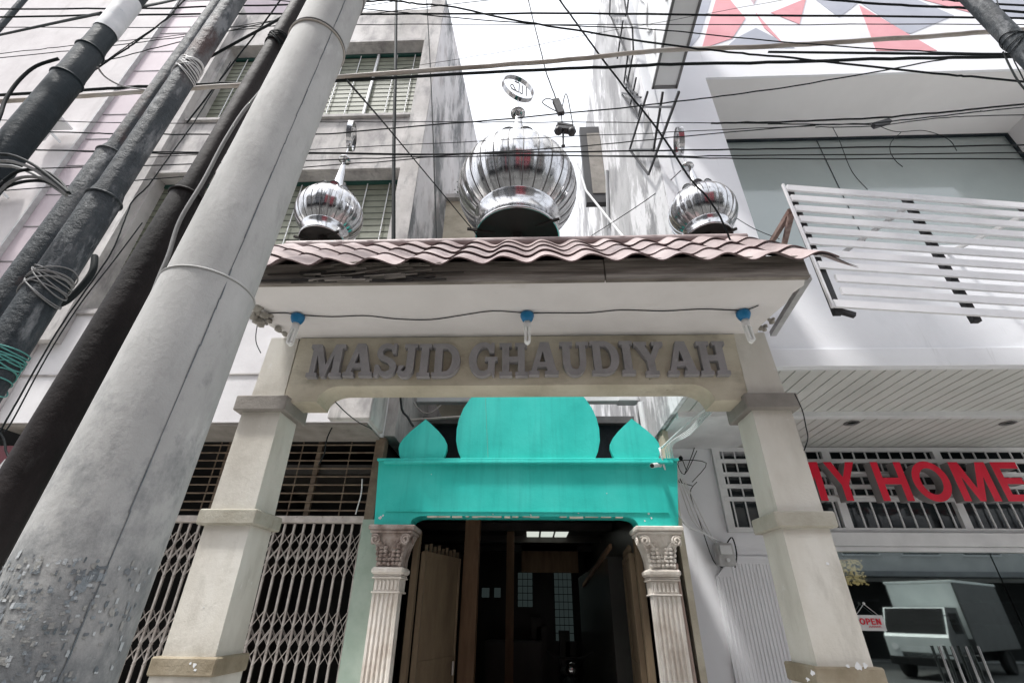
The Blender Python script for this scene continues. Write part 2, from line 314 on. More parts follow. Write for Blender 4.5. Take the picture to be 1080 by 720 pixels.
# ------------------------------------------------------------------ lettering outlines
def slab():
    g = {}
    g['H'] = (.95, [[(0,0),(.42,0),(.42,.12),(.33,.12),(.33,.42),(.62,.42),(.62,.12),(.53,.12),(.53,0),(.95,0),(.95,.12),(.86,.12),(.86,.88),(.95,.88),(.95,1),(.53,1),(.53,.88),(.62,.88),(.62,.58),(.33,.58),(.33,.88),(.42,.88),(.42,1),(0,1),(0,.88),(.09,.88),(.09,.12),(0,.12)]])
    g['I'] = (.44, [[(0,0),(.44,0),(.44,.12),(.35,.12),(.35,.88),(.44,.88),(.44,1),(0,1),(0,.88),(.09,.88),(.09,.12),(0,.12)]])
    g['M'] = (1.2, [[(0,0),(.36,0),(.36,.12),(.27,.12),(.27,.66),(.50,0),(.64,0),(.86,.66),(.86,.12),(.77,.12),(.77,0),(1.2,0),(1.2,.12),(1.11,.12),(1.11,.88),(1.2,.88),(1.2,1),(.86,1),(.61,.36),(.36,1),(0,1),(0,.88),(.09,.88),(.09,.12),(0,.12)]])
    g['A'] = (1.0, [[(0,0),(.36,0),(.36,.12),(.27,.12),(.31,.25),(.59,.25),(.63,.12),(.54,.12),(.54,0),(1,0),(1,.12),(.93,.12),(.66,1),(.36,1),(.08,.12),(0,.12)], [(.36,.39),(.46,.72),(.55,.39)]])
    g['D'] = (.95, [[(0,0),(.45,0)] + arc(.45, .5, .5, -80, 80, 12) + [(.45,1),(0,1),(0,.88),(.09,.88),(.09,.12),(0,.12)], [(.34,.15)] + arc(.42, .5, .26, -75, 75, 10, .36) + [(.34,.85)]])
    g['U'] = (.98, [[(0,1),(0,.88),(.09,.88),(.09,.38)] + arc(.48, .38, .39, 180, 360, 14, .40)[1:-1] + [(.87,.38),(.87,.88),(.98,.88),(.98,1),(.56,1),(.56,.88),(.66,.88),(.66,.38)] + arc(.5, .38, .16, 0, -180, 8, .22)[1:-1] + [(.34,.38),(.34,.88),(.43,.88),(.43,1)]])
    g['Y'] = (.98, [[(0,1),(0,.88),(.07,.88),(.37,.42),(.37,.12),(.28,.12),(.28,0),(.71,0),(.71,.12),(.62,.12),(.62,.42),(.90,.88),(.98,.88),(.98,1),(.60,1),(.60,.88),(.68,.88),(.53,.60),(.37,.88),(.43,.88),(.43,1)]])
    g['J'] = (.60, [[(.14,1),(.14,.88),(.26,.88),(.26,.26)] + arc(.18, .24, .08, 0, -150, 5) + [(.20,.34),(0,.34),(0,.2)] + arc(.23, .22, .28, 200, 360, 9, .24) + [(.51,.88),(.60,.88),(.60,1)]])
    g['S'] = (.78, [[(.02,0),(.14,0),(.19,.07)] + arc(.42, .27, .34, -115, 60, 10, .28) + [(.36,.60)] + arc(.38, .74, .16, 240, 90, 7, .12) + [(.52,.82),(.58,.68),(.70,.68),(.70,1),(.60,1),(.56,.94)] + arc(.36, .72, .32, 70, 225, 9, .29) + [(.46,.38)] + arc(.40, .25, .14, 60, -90, 7, .11) + [(.26,.16),(.16,.34),(.02,.34)]])
    g['G'] = (1.0, [[(.98,.56),(.56,.56),(.56,.44),(.67,.44),(.67,.18)] + arc(.52, .5, .25, -60, -300, 14, .37) + [(.70,.68),(.86,.68),(.86,1),(.76,1),(.71,.93)] + arc(.48, .5, .47, 62, 300, 18, .52) + [(.80,.08),(.84,0),(.90,0),(.90,.44),(.98,.44)]])
    return g
def sans():
    g = {}
    g['M'] = (1.0, [[(0,0),(.2,0),(.2,.62),(.42,0),(.58,0),(.8,.62),(.8,0),(1,0),(1,1),(.74,1),(.5,.32),(.26,1),(0,1)]])
    g['Y'] = (.86, [[(.33,0),(.53,0),(.53,.40),(.86,1),(.63,1),(.43,.60),(.23,1),(0,1),(.33,.40)]])
    g['H'] = (.84, [[(0,0),(.2,0),(.2,.42),(.64,.42),(.64,0),(.84,0),(.84,1),(.64,1),(.64,.59),(.2,.59),(.2,1),(0,1)]])
    g['O'] = (1.0, [arc(.5, .5, .5, 0, 360, 28, .52)[:-1], arc(.5, .5, .29, 0, 360, 24, .34)[:-1]])
    g['E'] = (.72, [[(0,0),(.72,0),(.72,.17),(.2,.17),(.2,.43),(.66,.43),(.66,.59),(.2,.59),(.2,.83),(.70,.83),(.70,1),(0,1)]])
    g['P'] = (.74, [[(0,0),(.2,0),(.2,.36),(.45,.36)] + arc(.46, .68, .28, -85, 85, 8, .32) + [(.45,1),(0,1)], [(.2,.52)] + arc(.42, .68, .12, -80, 80, 6, .16) + [(.2,.84)]])
    g['N'] = (.82, [[(0,0),(.2,0),(.2,.66),(.60,0),(.82,0),(.82,1),(.62,1),(.62,.36),(.23,1),(0,1)]])
    g['A'] = (.92, [[(0,0),(.21,0),(.28,.22),(.64,.22),(.71,0),(.92,0),(.58,1),(.34,1)], [(.34,.38),(.46,.74),(.58,.38)]])
    g['L'] = (.66, [[(0,0),(.66,0),(.66,.17),(.2,.17),(.2,1),(0,1)]])
    return g
SLAB, SANS = slab(), sans()
def letters(txt, font, x0, x1, z0, z1, yfront, depth, parent, mats, name='raised_letter', gap=.10, space=.45, jit=0.0, rise=0.0):
    tot = 0
    for i, ch in enumerate(txt): tot += space if ch == ' ' else font[ch][0] + gap
    tot -= gap; h = z1 - z0; kx = (x1 - x0) / tot; x = 0
    for ch in txt:
        if ch == ' ': x += space; continue
        w, loops = font[ch]; mb = MB(); dz = random.uniform(-jit, jit); tl = random.uniform(-jit, jit) * 1.5
        dz += rise * (x / tot)
        ff = lambda X, Yy, Z, x=x, dz=dz, tl=tl: (x0 + (x + X) * kx + tl * (Z - .5), Yy, z0 + dz + Z * h)
        mb.prism(loops, yfront, yfront + depth, ff, 0, 1 if len(mats) > 1 else 0)
        mb.build(name, mats, parent); x += w + gap

# ================================================================== SETTING
mb = MB(); mb.box(-80, 80, -60, .55, -.05, 0); struct(mb.build('road', 'asphalt'))
mb = MB(); mb.box(-80, 80, -300, 300, -.30, -.06); struct(mb.build('ground', 'pave'))
mb = MB(); mb.box(-80, 80, .70, 60, -.04, .012); struct(mb.build('pavement', 'pave'))
mb = MB(); mb.box(-80, 80, .55, .70, -.04, .14, bev=.01); struct(mb.build('kerb', 'kerb'))
mb = MB()
for i in range(-12, 12): mb.box(i * 4, i * 4 + 2, -4.6, -4.48, .002, .006)
struct(mb.build('road_marking', 'paint'))

# ================================================================== GATE
gate = thing('mosque_gate', 'cream rendered gateway with raised grey lettering under a pink tiled roof', 'gateway', (-.1, 3.1, 0))
def pillar(xc, hw, hwt):
    mb = MB()
    secs = [(0.0, 1.30, hw + .02, hw + .02), (1.30, 2.06, hw + .002, hw - .004), (2.06, 2.83, hw - .006, hw - .012), (2.83, 3.40, hwt + .012, hwt)]
    for z0, z1, w0, w1 in secs:
        y1 = 3.275
        vs = []
        for (z, w) in ((z0, w0), (z1, w1)):
            d = hw - w
            vs += [(xc - w, 3.0 + d, z), (xc + w, 3.0 + d, z), (xc + w, y1 - d, z), (xc - w, y1 - d, z)]
        mb.add(vs, [(0, 1, 2, 3), (4, 5, 6, 7), (0, 1, 5, 4), (1, 2, 6, 5), (2, 3, 7, 6), (3, 0, 4, 7)])
    p = mb.build('pillar', 'gate', gate)
    for z0, z1 in ((1.285, 1.372), (2.045, 2.135), (2.785, 2.895)):
        m2 = MB(); e = .035
        m2.box(xc - hw - e, xc + hw + e, 3.0 - e, 3.275 + e, z0, z1, bev=.008)
        m2.build('moulding', 'mould' if z0 < 1.5 else 'capg' if z0 > 2.7 else 'midm', p)
    return p
pillar(-1.862, .148, .108)
pillar(1.622, .140, .113)
# beam with rounded brackets
x0, x1 = -1.735, 1.51
zb, zl = 2.985, 2.865
loop = [(x0, zl)] + [(x0 + .24 + .15 * (1 - math.cos(R(a))), zl + (zb - zl) * math.sin(R(a))) for a in range(0, 91, 9)]
right = [(x1 - .24 - .15 * (1 - math.cos(R(a))), zl + (zb - zl) * math.sin(R(a))) for a in range(90, -1, -9)] + [(x1, zl)]
loop = loop + right + [(x1, 3.385), (x0, 3.385)]
mb = MB(); mb.prism([loop], 3.025, 3.235); bm_ = mb.build('beam', 'beam', gate)
letters('MASJID GHAUDIYAH', SLAB, -1.60, 1.40, 3.040, 3.305, 2.975, .045, gate, ['letter'], jit=.006, gap=.05, space=.24)
# soffit slab with broken corners
sl = [(-1.93, 2.75), (-1.90, 2.60), (-1.93, 2.40), (-1.93, 2.355), (1.66, 2.355), (1.70, 2.37), (1.73, 2.44), (1.70, 2.52), (1.71, 2.64), (1.685, 2.76), (1.66, 2.93), (1.68, 3.02), (1.71, 3.9), (-1.93, 3.9), (-1.93, 3.1), (-1.84, 3.0), (-1.88, 2.88)]
mb = MB(); mb.prism([sl], 3.392, 3.50, lambda x, y, z: (x, z, y)); mb.build('soffit_slab', 'soffit', gate)
mb = MB()
for k in range(26):
    c = (-1.90 + random.uniform(-.03, .10), 2.72 + random.uniform(-.12, .25), 3.385 + random.uniform(-.03, .03)); r = random.uniform(.012, .038)
    mb.ball(c, r, 6, sc=(random.uniform(.6, 1.3), 1, random.uniform(.5, 1)))
for k in range(8):
    c = (1.70 + random.uniform(-.03, .02), 2.9 + random.uniform(-.12, .1), 3.40 + random.uniform(-.02, .02)); mb.ball(c, random.uniform(.01, .025), 6)
mb.build('broken_edge', 'rubble', gate)
# fascia boards
mb = MB()
mb.box(-2.0, .47, 2.305, 2.335, 3.352, 3.512, bev=.004); mb.box(.475, 1.69, 2.300, 2.335, 3.352, 3.518, bev=.004)
mb.box(-2.0, 1.69, 2.337, 2.353, 3.40, 3.53)
for k in range(34):   # splintered rotten stretch
    x = random.uniform(-1.42, -.75); z = 3.36 + random.uniform(0, .13)
    mb.bar((x, 2.298 - random.uniform(0, .012), z), (x + random.uniform(.12, .3), 2.292 - random.uniform(0, .02), z + random.uniform(-.02, .03)), .006, random.uniform(.004, .016))
mb.build('fascia_board', 'wood', gate)
mb = MB()
for k in range(46):
    x = -1.1 + random.gauss(0, .20); z = 3.365 + abs(random.gauss(0, .035)); l_ = random.uniform(.06, .25)
    mb.bar((x - l_, 2.296, z + random.uniform(-.015, .015)), (x + l_, 2.292, z + random.uniform(-.02, .02)), .008, random.uniform(.003, .012))
mb.build('charred_edge', 'dark', gate)
# tiled roof (both slopes)
def tile_slope(sgn):
    mb = MB(); per = .272; X0, X1 = -2.12, 1.86; nx = 210
    ye, ze, yr, zr = (2.245, 3.455, 3.10, 4.375) if sgn > 0 else (3.955, 3.455, 3.10, 4.375)
    rows = 4; L = Vector((0, yr - ye, zr - ze)); nrm = Vector((0, -L.z * sgn, abs(L.y))).normalized()
    if sgn < 0: nrm = Vector((0, L.z, -L.y)).normalized(); nrm = nrm if nrm.z > 0 else -nrm
    for r_ in range(rows):
        a = Vector((0, ye, ze)) + L * (r_ / rows); b = Vector((0, ye, ze)) + L * ((r_ + 1.12) / rows)
        vs = []
        for i in range(nx + 1):
            x = X0 + (X1 - X0) * i / nx; ph = (x - X0) / per * 2 * math.pi
            w = .021 * (math.sin(ph) + .12 * math.sin(2 * ph + .5)) + .004 * math.sin(x * 3.1 + r_)
            for (p, lift) in ((a, .020), (b, .004)):
                q = p + nrm * (w + lift); q2 = p + nrm * (w + lift - .009)
                vs += [(x, q.y, q.z), (x, q2.y, q2.z)]
        top = []; edge = []
        for i in range(nx):
            o = i * 4; p = o + 4
            top += [(o, p, p + 2, o + 2), (o + 1, o + 3, p + 3, p + 1)]; edge += [(o, o + 1, p + 1, p)]
        mb.add(vs, top, 0, True); mb.add(vs, edge, 1)
    return mb
mb = tile_slope(1); mb.build('roof_tiles', ['tile', 'tiledge'], gate)
mb = tile_slope(-1); mb.build('roof_tiles', ['tile', 'tiledge'], gate)
mb = MB(); mb.tube([(-2.12, 3.10, 4.375), (1.86, 3.10, 4.375)], .045, 10); mb.build('roof_ridge', 'tile', gate)
mb = MB()   # gable infill
mb.prism([[(2.36, 3.50), (3.88, 3.50), (3.10, 4.31)]], -1.9, -1.87, lambda x, y, z: (y, x, z)); mb.build('gable_board', 'wood', gate)
mb = MB(); mb.prism([[(2.36, 3.50), (3.88, 3.50), (3.10, 4.31)]], 1.64, 1.67, lambda x, y, z: (y, x, z)); mb.build('gable_board', 'wood', gate)
mb = MB()   # loose hanging tile corner on the right
pts = []
for i in range(11):
    t = i / 10; x = 1.72 + .22 * t; z = 3.47 + .012 * math.sin(t * 6.3) - .10 * t ** 2
    pts += [(x, 2.235, z), (x, 2.235 + .16 * (1 - t * .9), z + .16 * (1 - t * .9))]
mb.add(pts, [(2 * i, 2 * i + 2, 2 * i + 3, 2 * i + 1) for i in range(10)], 0, True)
mb.add([(p[0], p[1], p[2] - .01) for p in pts], [(2 * i, 2 * i + 1, 2 * i + 3, 2 * i + 2) for i in range(10)], 0, True)
mb.build('loose_tile', 'tile', gate)

# lamps under the slab
def lamp(px, py, label, tilt):
    c = P(px, py, Z=3.392)
    t = thing('ceiling_lamp', label, 'lamp', (c.x, c.y, 3.392), 'lamps under the gate roof')
    mb = MB(); mb.lathe([(.0, 0), (.030, 0), (.046, -.008), (.047, -.03), (.038, -.055), (.026, -.072), (0.0, -.072)], (c.x, c.y, 3.391), 20); mb.build('lamp_socket', 'blue', t)
    mb = MB(); mb.lathe([(0, -.07), (.024, -.07), (.026, -.115), (.018, -.125), (0, -.125)], (c.x, c.y, 3.391), 16)
    mb.build('bulb_base', 'cream_pl', t)
    mb = MB()
    for dx, dy in ((-.012, -.012), (.012, -.012), (-.012, .012), (.012, .012)):
        mb.tube([(c.x + dx, c.y + dy, 3.27), (c.x + dx + tilt * .6, c.y + dy, 3.165)], .0095, 8)
    for dy in (-.012, .012):
        mb.tube(smooth_pts([(c.x - .012 + tilt * .6, c.y + dy, 3.165), (c.x + tilt * .6, c.y + dy, 3.152), (c.x + .012 + tilt * .6, c.y + dy, 3.165)], 3), .0095, 8)
    mb.build('bulb_tube', 'cfl', t)
lamp(315, 332, 'blue socketed bare bulb under the left end of the gate slab', -.01)
lamp(556, 330, 'blue socketed bare bulb under the middle of the gate slab', 0)
lamp(783, 328, 'blue socketed bare bulb under the right end of the gate slab', .012)
cord = [(272, 331), (300, 330), (315, 332), (350, 334), (385, 333), (420, 336.5), (455, 337), (490, 332), (520, 328), (556, 330), (580, 330), (620, 330), (655, 327), (700, 328), (740, 326), (783, 327), (800, 322)]
mb = MB(); mb.tube(smooth_pts([P(x, y, Z=3.384) for x, y in cord], 4), .0035, 6)
tag(mb.build('lamp_cord', 'cable'), 'thin slack cord stapled under the white gate slab from lamp to lamp', 'cable')

# ================================================================== DOMES
def dome(cx, cy, zc, r, ngore, label, zrim, rrim, zdisc, rdisc, zring, rring, yaw, lean=0.0, group=None, nm='steel_dome'):
    t = thing(nm, label, 'dome', (cx, cy, zrim))
    prof = []
    for i in range(17):
        a = -47 + (47 + 61) * i / 16
        prof.append((r * math.cos(R(a)) ** .95, r * .90 * math.sin(R(a))))
    sub = 5; n = ngore * sub
    def fn(k, n_, z):
        f = (k % sub) / sub
        return 1 + .020 * math.sin(math.pi * f) - .010
    mb = MB(); mb.lathe(prof, (cx, cy, zc), n, fn=fn)
    b = mb.build('bulb', 'chrome', t)
    mb = MB()
    for k in range(ngore):
        a = 2 * math.pi * k / ngore
        mb.tube([(cx + rr * math.cos(a) * .995, cy + rr * math.sin(a) * .995, zc + zz) for rr, zz in prof], r * .0095, 5)
    mb.build('seam_strip', 'seam', b)
    zlow = zc + prof[0][1]; rl = prof[0][0]
    mb = MB(); mb.lathe([(rl, zlow - zrim + .005), (rl * 1.015, zlow - zrim - .008), (rl * .985, zlow - zrim - .02), (rrim * .99, .03), (rrim * 1.03, .012), (rrim * 1.01, -.006), (rrim * .99, -.004)], (cx, cy, zrim), 48)
    mb.build('rim_band', 'chrome', t)
    mb = MB(); mb.lathe([(rrim * .99, -.004), (rrim * .9, .03), (.0, .05)], (cx, cy, zrim), 32); mb.build('underside', 'dark', t)
    mb = MB()
    for k in (0, 1):
        a = R(38 if k == 0 else 200) ; mb.bar((cx + rrim * .55 * math.cos(a), cy - rrim * .75 * abs(math.sin(a)), zrim - .03), (cx + rrim * 1.25 * math.cos(a), cy - rrim * 1.0 * abs(math.sin(a)), zrim + .0), .02, .02)
    mb.tube([(cx, cy, zrim + .03), (cx, cy, 4.0 if cx > -5 else 4)], .05, 10)
    mb.build('support_post', 'dark', t)
    # scalloped collar
    ztop = zc + prof[-1][1]; rt = prof[-1][0]
    mb = MB()
    nsc = 10
    for k in range(nsc):
        a = 2 * math.pi * k / nsc; ca, sa = math.cos(a), math.sin(a); rr = rt * 1.03
        vs = []
        w = 2 * math.pi * rr / nsc * .49
        for i in range(9):
            b_ = math.pi * i / 8; u = math.cos(b_) * w; v = math.sin(b_) * w
            ro = rr + v * .45; z_ = ztop - .02 * r / .6 + v * .95
            vs.append((cx + ca * ro - sa * u, cy + sa * ro + ca * u, z_))
        vs.append((cx + ca * rt * .2, cy + sa * rt * .2, ztop + .02 * r / .6))
        mb.add(vs, [tuple(range(10))]); vs2 = [(x, y, z - .010) for x, y, z in vs]; mb.add(vs2, [tuple(range(10))[::-1]])
        mb.tube(vs[:9], .008 * r / .45, 5, mi=1)
    mb.build('scalloped_collar', ['chrome', 'seam'], t)
    cone = [(rt * .52, ztop + .01), (rt * .40, ztop + .10 * (zdisc - ztop)), (rt * .24, ztop + .6 * (zdisc - ztop)), (rt * .10, zdisc)]
    mb = MB(); mb.lathe([(a_, z_ - ztop) for a_, z_ in cone], (cx, cy, ztop), 20, fn=lambda k, n_, z: 1 - .05 * (k % 2))
    mb.build('spire', 'chrome', t)
    lx = lean
    mb = MB(); mb.lathe([(0, -.01), (rdisc * .5, -.012), (rdisc, 0), (rdisc, .012), (rdisc * .4, .03), (0, .035)], (cx + lx * .5, cy, zdisc), 20); mb.ball((cx + lx * .5, cy, zdisc + .05), rdisc * .35, 8)
    mb.build('finial_disc', 'chrome', t)
    # ring with calligraphy
    ca, sa = math.cos(yaw), math.sin(yaw)
    def rp(u, v, d): return (cx + lx + u * ca - d * sa, cy + u * sa + d * ca, zring + v)
    mb = MB(); n = 32; vs = []
    for i in range(n):
        a = 2 * math.pi * i / n
        for (rr, d) in ((rring, -.028), (rring, .028), (rring * .955, .028), (rring * .955, -.028)): vs.append(rp(rr * math.cos(a), rr * math.sin(a), d))
    fs = [(i * 4 + j, i * 4 + (j + 1) % 4, ((i + 1) % n) * 4 + (j + 1) % 4, ((i + 1) % n) * 4 + j) for i in range(n) for j in range(4)]
    mb.add(vs, fs, 0, False)
    mb.tube([(cx + lx * .5, cy, zdisc + .05), rp(0, -rring, 0)], .009, 8)
    mb.build('finial_ring', 'chrome', t)
    k_ = rring / .2
    st = [[(.115, .10), (.115, -.07)], [(.06, .09), (.06, -.05), (.045, -.075), (.02, -.06)], [(.015, .09), (.01, -.05), (-.005, -.075), (-.03, -.06)],
          [(-.03, -.06), (-.05, -.02), (-.075, .03), (-.10, 0), (-.09, -.05), (-.05, -.065), (-.03, -.06)], [(-.045, .10), (-.03, .125), (-.015, .10), (0, .125), (.015, .10)]]
    mb = MB()
    for s_ in st: mb.tube(smooth_pts([rp(-u * -k_ * .95, v * k_, 0) for u, v in s_], 4), .007 * k_, 6)
    mb.build('calligraphy', 'seam', t)
    return t
dome(-.10, 3.4, 5.34, .60, 26, 'large ribbed steel dome at the middle of the tiled roof', 4.70, .395, 6.60, .085, 7.09, .205, R(26))
dome(-1.995, 3.4, 5.04, .325, 22, 'small ribbed steel dome at the left end of the tiled roof', 4.70, .212, 5.86, .065, 6.27, .165, R(103))
dome(1.70, 3.4, 4.97, .315, 22, 'small ribbed steel dome at the right end of the tiled roof', 4.65, .212, 5.64, .062, 6.03, .16, R(82), lean=-.05)

# ================================================================== TURQUOISE PORTAL
por = thing('mosque_portal', 'turquoise panel with dome cutouts on carved cream columns around the dark doorway', 'portal', (-.05, 4.9, 0))
bl = [(-1.60, 2.965), (-1.55, 2.325), (-1.19, 2.325), (-1.185, 2.36)] + [(-1.06 - .125 * math.cos(R(a)), 2.36 + .062 * math.sin(R(a)) * 1.0) for a in range(15, 91, 15)] + \
     [(.92 + .125 * math.cos(R(a)), 2.36 + .062 * math.sin(R(a))) for a in range(90, 14, -15)] + [(1.05, 2.36), (1.055, 2.335), (1.44, 2.335), (1.53, 2.965)]
mb = MB(); mb.prism([bl], 4.90, 5.12)
mb.build('banner_panel', 'teal', por)
mb = MB(); mb.box(-1.53, 1.48, 4.845, 4.935, 2.935, 2.965, bev=.006); mb.box(-1.61, 1.54, 4.86, 5.12, 2.967, 2.992, bev=.004); mb.box(-1.45, 1.36, 4.888, 4.905, 2.46, 2.473)
mb.build('cornice', 'teal', por)
mb = MB(); rr_ = random.Random(5)
def chip(cx, cz, r_, y_=4.899):
    n_ = 9; pts = [(cx + r_ * rr_.uniform(.45, 1.2) * math.cos(2 * math.pi * i / n_), cz + r_ * rr_.uniform(.4, 1.3) * math.sin(2 * math.pi * i / n_)) for i in range(n_)]
    mb.prism([pts], y_ - .0015, y_ + .0005)
for px, py, r_ in ((401, 546, .018), (404, 543, .012), (684, 541, .016), (687, 546, .012), (680, 549, .008), (520, 542, .006), (560, 543, .009), (610, 541, .007), (455, 500, .005), (640, 520, .005)):
    c = P(px, py, Y=4.9); chip(c.x, c.z, r_)
mb.build('paint_chip', 'white2', por)
mb = MB()
x_ = -1.1
while x_ < .95:
    l_ = rr_.uniform(.03, .14); d_ = rr_.uniform(.004, .016)
    if rr_.random() < .75: mb.box(x_, x_ + l_, 4.895, 4.93, 2.4185 - d_, 2.4205, 0)
    x_ += l_ + rr_.uniform(.0, .05)
mb.build('chipped_edge', 'midm', por)
mb = MB()
for px, py, r_, y_ in ((205, 701, .012, 2.965), (206, 706, .009, 2.965), (201, 699, .007, 2.965), (857, 709, .014, 2.965), (852, 716, .010, 2.965), (905, 703, .020, 2.965), (912, 701, .014, 2.965), (894, 702, .011, 2.965), (873, 594, .011, 2.999), (215, 640, .004, 2.999)):
    c = P(px, py, Y=y_); chip(c.x, c.z, r_, y_)
mb.build('plaster_chip', 'white2', gate)
mb = MB(); mb.bar((-.44, 4.9235, 2.99), (-.52, 4.9235, 4.0), .002, .004, up=Vector((0, 1, 0))); mb.build('panel_joint', 'palegreen', por)
def onion(cx, half):
    return [(cx - u, z) for u, z in half] + [(cx + u, z) for u, z in half[::-1] if u > 0]
big = [(.70, 2.985), (.745, 3.08), (.775, 3.2), (.778, 3.33), (.76, 3.45), (.72, 3.57), (.65, 3.69), (.55, 3.80), (.42, 3.90), (.28, 3.98), (.14, 4.06), (.05, 4.15), (0, 4.25)]
sm = [(.215, 2.985), (.245, 3.04), (.262, 3.11), (.255, 3.17), (.225, 3.225), (.16, 3.30), (.08, 3.375), (0, 3.445)]
mb = MB(); mb.prism([onion(-.02, big)], 4.925, 5.0); mb.build('dome_cutout', 'teal', por)
for cx in (-1.15, 1.12):
    mb = MB(); mb.prism([onion(cx, sm)], 4.92, 4.98); mb.build('dome_cutout', 'teal', por)
def column(cx, mat, capmat):
    y0 = 4.86; mb = MB(); hw = .122
    # fluted shaft
    fl = []; nf = 5; w = 2 * hw
    fl.append((cx - hw, 4.99)); fl.append((cx - hw, y0))
    for i in range(nf):
        xa = cx - hw + .018 + i * (w - .036) / nf; xb = xa + (w - .036) / nf
        fl += [(xa + .004, y0)] + [(xa + .004 + (xb - xa - .012) * j / 6, y0 + .013 * math.sin(math.pi * j / 6)) for j in range(1, 6)] + [(xb - .008, y0)]
    fl += [(cx + hw, y0), (cx + hw, 4.99)]
    mb.prism([fl], 0.3, 1.735, lambda x, y, z: (x, z, y))
    mb.box(cx - .17, cx + .17, 4.81, 5.10, .012, .3, bev=.012)
    c = mb.build('column', mat, por)
    mb = MB()
    mb.box(cx - .135, cx + .135, 4.845, 5.10, 1.737, 1.752, bev=.005); mb.box(cx - .118, cx + .118, 4.862, 5.10, 1.752, 1.855)
    for i in range(6): mb.box(cx - .105 + i * .037, cx - .083 + i * .037, 4.85, 4.865, 1.765, 1.843, bev=.004)
    mb.box(cx - .14, cx + .14, 4.84, 5.10, 1.857, 1.872, bev=.005); mb.box(cx - .13, cx + .13, 4.85, 5.10, 1.874, 1.89, bev=.005)
    mb.box(cx - .155, cx + .155, 4.825, 5.10, 1.892, 1.955, bev=.02)
    mb.build('neck_band', mat, c)
    mb = MB()   # capital: flared bell + volutes + leaves + abacus
    vs = []
    for z, h, yy in ((1.957, .115, 4.865), (2.03, .118, 4.86), (2.12, .14, 4.845), (2.21, .175, 4.82), (2.245, .19, 4.81)):
        vs += [(cx - h, yy, z), (cx + h, yy, z), (cx + h, 5.11, z), (cx - h, 5.11, z)]
    fs = []
    for i in range(4):
        for j in range(4): fs.append((i * 4 + j, i * 4 + (j + 1) % 4, (i + 1) * 4 + (j + 1) % 4, (i + 1) * 4 + j))
    mb.add(vs, fs)
    mb.box(cx - .205, cx + .205, 4.79, 5.12, 2.247, 2.275, bev=.006); mb.box(cx - .225, cx + .225, 4.775, 5.12, 2.277, 2.322, bev=.01)
    for s_ in (-1, 1):
        sp = []
        for i in range(22):
            a = i / 21 * 3.4 * math.pi; rr = .048 * (1 - i / 26)
            sp.append((cx + s_ * (.145 + rr * math.cos(a + .6)), 4.80 - .012 * i / 21, 2.19 + rr * math.sin(a + .6)))
        mb.tube(sp, .012, 7)
        mb.tube(smooth_pts([(cx + s_ * .02, 4.845, 2.02), (cx + s_ * .05, 4.835, 2.11), (cx + s_ * .12, 4.815, 2.185), (cx + s_ * .17, 4.80, 2.225)], 4), .014, 7)
        sd = []
        for i in range(16):
            a = i / 15 * 3 * math.pi; rr = .042 * (1 - i / 20); sd.append((cx + s_ * .20, 4.90 + rr * math.cos(a), 2.19 + rr * math.sin(a)))
        mb.tube(sd, .011, 6)
        for i in range(5):
            zz = 1.985 + i * .034
            for q in (-1, 1):
                xx = cx + s_ * .062 + q * .020
                mb.ball((xx, 4.838 - i * .004, zz), .019, 8, sc=(1.15, .55, .8))
        mb.ball((cx + s_ * .062, 4.832, 2.165), .018, 8, sc=(.9, .6, 1.2))
        for i in range(4): mb.ball((cx + s_ * (.105 + .008 * i), 4.84, 1.98 + i * .045), .02, 8, sc=(.8, .6, 1.1))
    for i in range(3): mb.ball((cx, 4.842, 1.98 + i * .04), .016, 8, sc=(1, .6, 1.1))
    mb.build('capital', capmat, c)
column(-1.34, 'cream2', 'browncap'); column(1.225, 'cream2', 'cream2')
# CCTV
cc = thing('security_camera', 'small white bullet camera at the top right corner of the turquoise panel', 'camera', (1.33, 4.9, 2.9))
mb = MB(); mb.tube([(1.22, 4.72, 2.875), (1.30, 4.84, 2.915)], .024, 14); mb.build('camera_body', 'cream_pl', cc)
mb = MB(); mb.tube([(1.2165, 4.714, 2.873), (1.2195, 4.719, 2.8745)], .020, 12); mb.build('camera_lens', 'black', cc)
mb = MB(); mb.tube([(1.29, 4.82, 2.905), (1.34, 4.87, 2.93), (1.345, 4.9, 2.93)], .008, 8); mb.tube([(1.345, 4.882, 2.93), (1.345, 4.899, 2.93)], .024, 12); mb.build('camera_bracket', 'cream_pl', cc)

# ================================================================== HALL BEHIND THE PORTAL
hall = thing('prayer_hall', 'dark hall seen through the doorway behind the turquoise portal', 'hall', (0, 8, 0))
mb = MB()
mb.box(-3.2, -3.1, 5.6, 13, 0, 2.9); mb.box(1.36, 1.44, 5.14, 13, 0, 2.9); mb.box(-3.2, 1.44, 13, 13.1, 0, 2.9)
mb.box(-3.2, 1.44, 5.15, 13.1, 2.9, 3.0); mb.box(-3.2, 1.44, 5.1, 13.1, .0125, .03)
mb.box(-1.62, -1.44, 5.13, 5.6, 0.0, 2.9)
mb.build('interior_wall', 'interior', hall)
mb = MB(); mb.box(-1.68, 1.48, 6.4, 6.5, 3.0, 3.9); mb.build('upper_wall', 'steelA', hall)
mb = MB(); mb.box(-1.68, 1.48, 6.3, 13, 3.9, 4.0); mb.build('roof', 'seam', hall)
for x, y_, w_ in ((-.86, 6.6, .19), (-.42, 9.0, .13)):
    mb = MB(); mb.box(x, x + w_, y_, y_ + w_, .03, 2.899); mb.build('timber_post', 'interior2', hall)
mb = MB(); mb.box(-.2, 1.05, 11.4, 11.5, 2.35, 2.9); mb.build('reddish_beam', 'interior2', hall)
mb = MB()
a = P(554, 556, Z=2.88); b = P(603, 556, Z=2.88); c = P(603, 570, Z=2.88)
